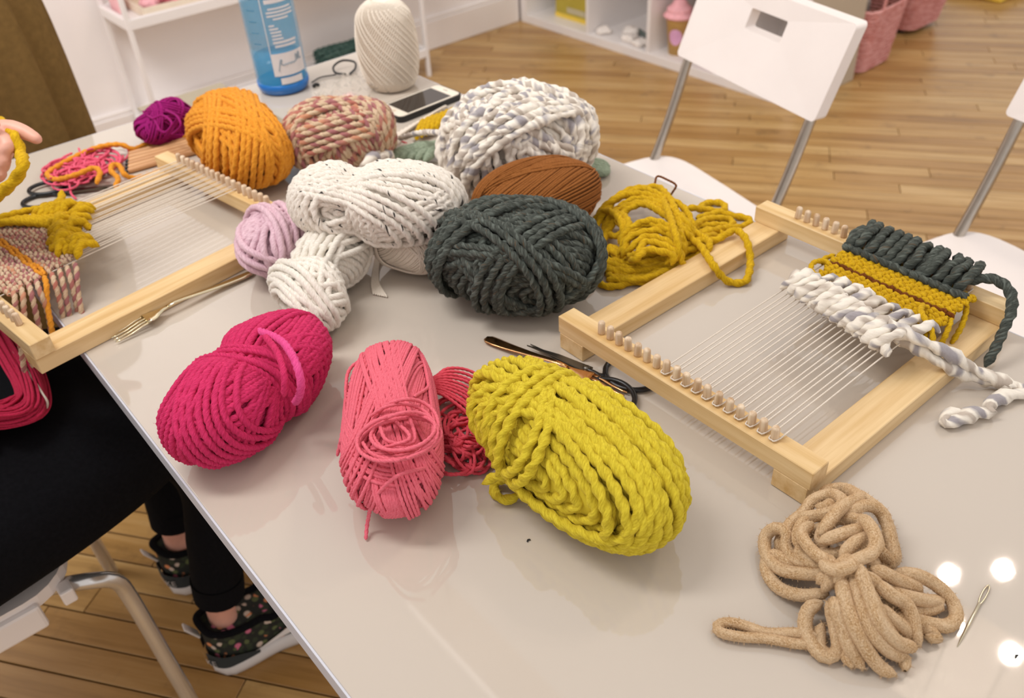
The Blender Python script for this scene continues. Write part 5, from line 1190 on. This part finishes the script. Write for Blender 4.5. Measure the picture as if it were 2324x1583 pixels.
# standing person in a long brown coat at the far end of the table
root = empty('person', (.12, 1.98, 0), 'person in a long olive brown coat standing at the far table end', 'person')
b = MB(); px_, py_ = .13, 1.99
for s_ in (-1, 1):
    limb(b, [(px_+s_*.09, py_, .90), (px_+s_*.095, py_+.01, .5), (px_+s_*.095, py_, .08)], [.085, .06, .042])
    limb(b, [(px_+s_*.095, py_+.02, .05), (px_+s_*.10, py_-.12, .035)], [.042, .036])
    limb(b, [(px_+s_*.19, py_, 1.40), (px_+s_*.25, py_+.02, 1.12), (px_+s_*.14, py_+.13, .96)], [.055, .045, .034])
    limb(b, [(px_+s_*.14, py_+.13, .96), (px_+s_*.05, py_+.17, .93)], [.034, .028])
limb(b, [(px_, py_, .90), (px_, py_, 1.15), (px_, py_, 1.38)], [.15, .135, .15], 20); limb(b, [(px_-.17, py_, 1.40), (px_+.17, py_, 1.40)], [.06, .06]); limb(b, [(px_, py_, 1.42), (px_, py_-.01, 1.54)], [.06, .052]); limb(b, [(px_, py_-.02, 1.58), (px_, py_-.03, 1.64), (px_, py_-.015, 1.70)], [.068, .082, .074], 18); limb(b, [(px_, py_-.105, 1.625), (px_, py_-.115, 1.605)], [.012, .013], 8)
for s_ in (-1, 1): limb(b, [(px_+s_*.083, py_-.01, 1.63), (px_+s_*.09, py_, 1.65)], [.012, .014], 8)
me = remesh(b, .013, 4); two_mats(me, [M['brownc'], M['skin'], M['black']], lambda c: 1 if c.z > 1.50 or (.85 < c.z < .97 and c.y > py_+.15) else (2 if c.z < .5 else 0)); link('body', me, None, root)
h = MB(); limb(h, [(px_, py_+.02, 1.64), (px_, py_, 1.70), (px_, py_-.01, 1.72)], [.08, .09, .075], 18); link('hair', remesh(h, .011, 3), M['hair'], root)
sv = []; sf = []; n = 96; zs = [.28, .40, .55, .70, .85, 1.0, 1.15, 1.30]
for i, z in enumerate(zs):
    f = i/(len(zs)-1); rx, ry = .285-.02*max(0, f-.6)/.4*2, .225-.055*f
    for k in range(n):
        a = 2*PI*k/n; fold = 1+(.05*(1-f)+.05)*(2*abs(math.sin(7*a+.9+.25*f))-1)+.02*math.sin(23*a+1.1)
        sv.append((px_-.005+rx*fold*math.cos(a)+.02*(1-f), py_+ry*fold*math.sin(a), z))
for i in range(len(zs)-1):
    for k in range(n): sf.append((i*n+k, i*n+(k+1) % n, (i+1)*n+(k+1) % n, (i+1)*n+k))
o = link('coat', mesh(sv, sf, True), M['brownc'], root); md = o.modifiers.new('t', 'SOLIDIFY'); md.thickness = .006; md.offset = -1; md = o.modifiers.new('s', 'SUBSURF'); md.levels = md.render_levels = 1
# ------------------------------------------------------------------ hanging bulbs that mirror in the glossy top
def bulb(x, y, z, r, label, power):
    root = empty('pendant_bulb', (x, y, z), label, 'lamp', 'bare bulbs hanging over the shop floor')
    e = NT('warm_bulb_glass'); e.set(Base_Color=(1, .9, .75, 1), Emission_Color=(1, .84, .66, 1), Emission_Strength=power); 
    local('glass', MB().lathe([(.002, -r)]+[(r*math.cos(a), r*math.sin(a)) for a in np.linspace(-1.4, 1.05, 12)]+[(.014, r*1.05)], 20).mesh(True), e.m, root)
    local('socket', MB().lathe([(.016, r*.95), (.018, r+.05), (.006, r+.07)], 16).mesh(True), M['black'], root)
    l = bpy.data.lights.new('bulb_light', 'POINT'); l.energy = power*.14; l.color = (1, .86, .72); l.shadow_soft_size = r*1.3; lo_ = bpy.data.objects.new('bulb_light', l); COL.objects.link(lo_); lo_.parent = root
    local('cord', MB().tube([(0, 0, r+.065), (0, 0, 3.0-z)], .003, 8).mesh(True), M['black'], root)
bl = [(2.11, .29, 'warm bare bulb hanging lowest on the near side of the far floor'), (2.08, .46, 'warm bare bulb hanging second in the far cluster'), (2.25, .57, 'warm bare bulb hanging third in the far cluster'), (2.40, .46, 'warm bare bulb hanging fourth in the far cluster'), (1.06, 1.86, 'small warm bare bulb hanging alone above the table end')]
for i, (x, y, lb) in enumerate(bl): bulb(x, y, 2.62, .020 if i < 4 else .010, lb, 90 if i < 4 else 40)
cb_ = link('ceiling_beam', MB().box((.9, .1, 3.0), (2.6, .2, 3.06)).box((.95, .1, 3.0), (1.12, 2.0, 3.06)).box((2.0, .1, 3.0), (2.5, .7, 3.06)).mesh(), M['white']); tag(cb_, 'white ceiling rail that carries the pendant bulbs', 'beam', kind='structure')
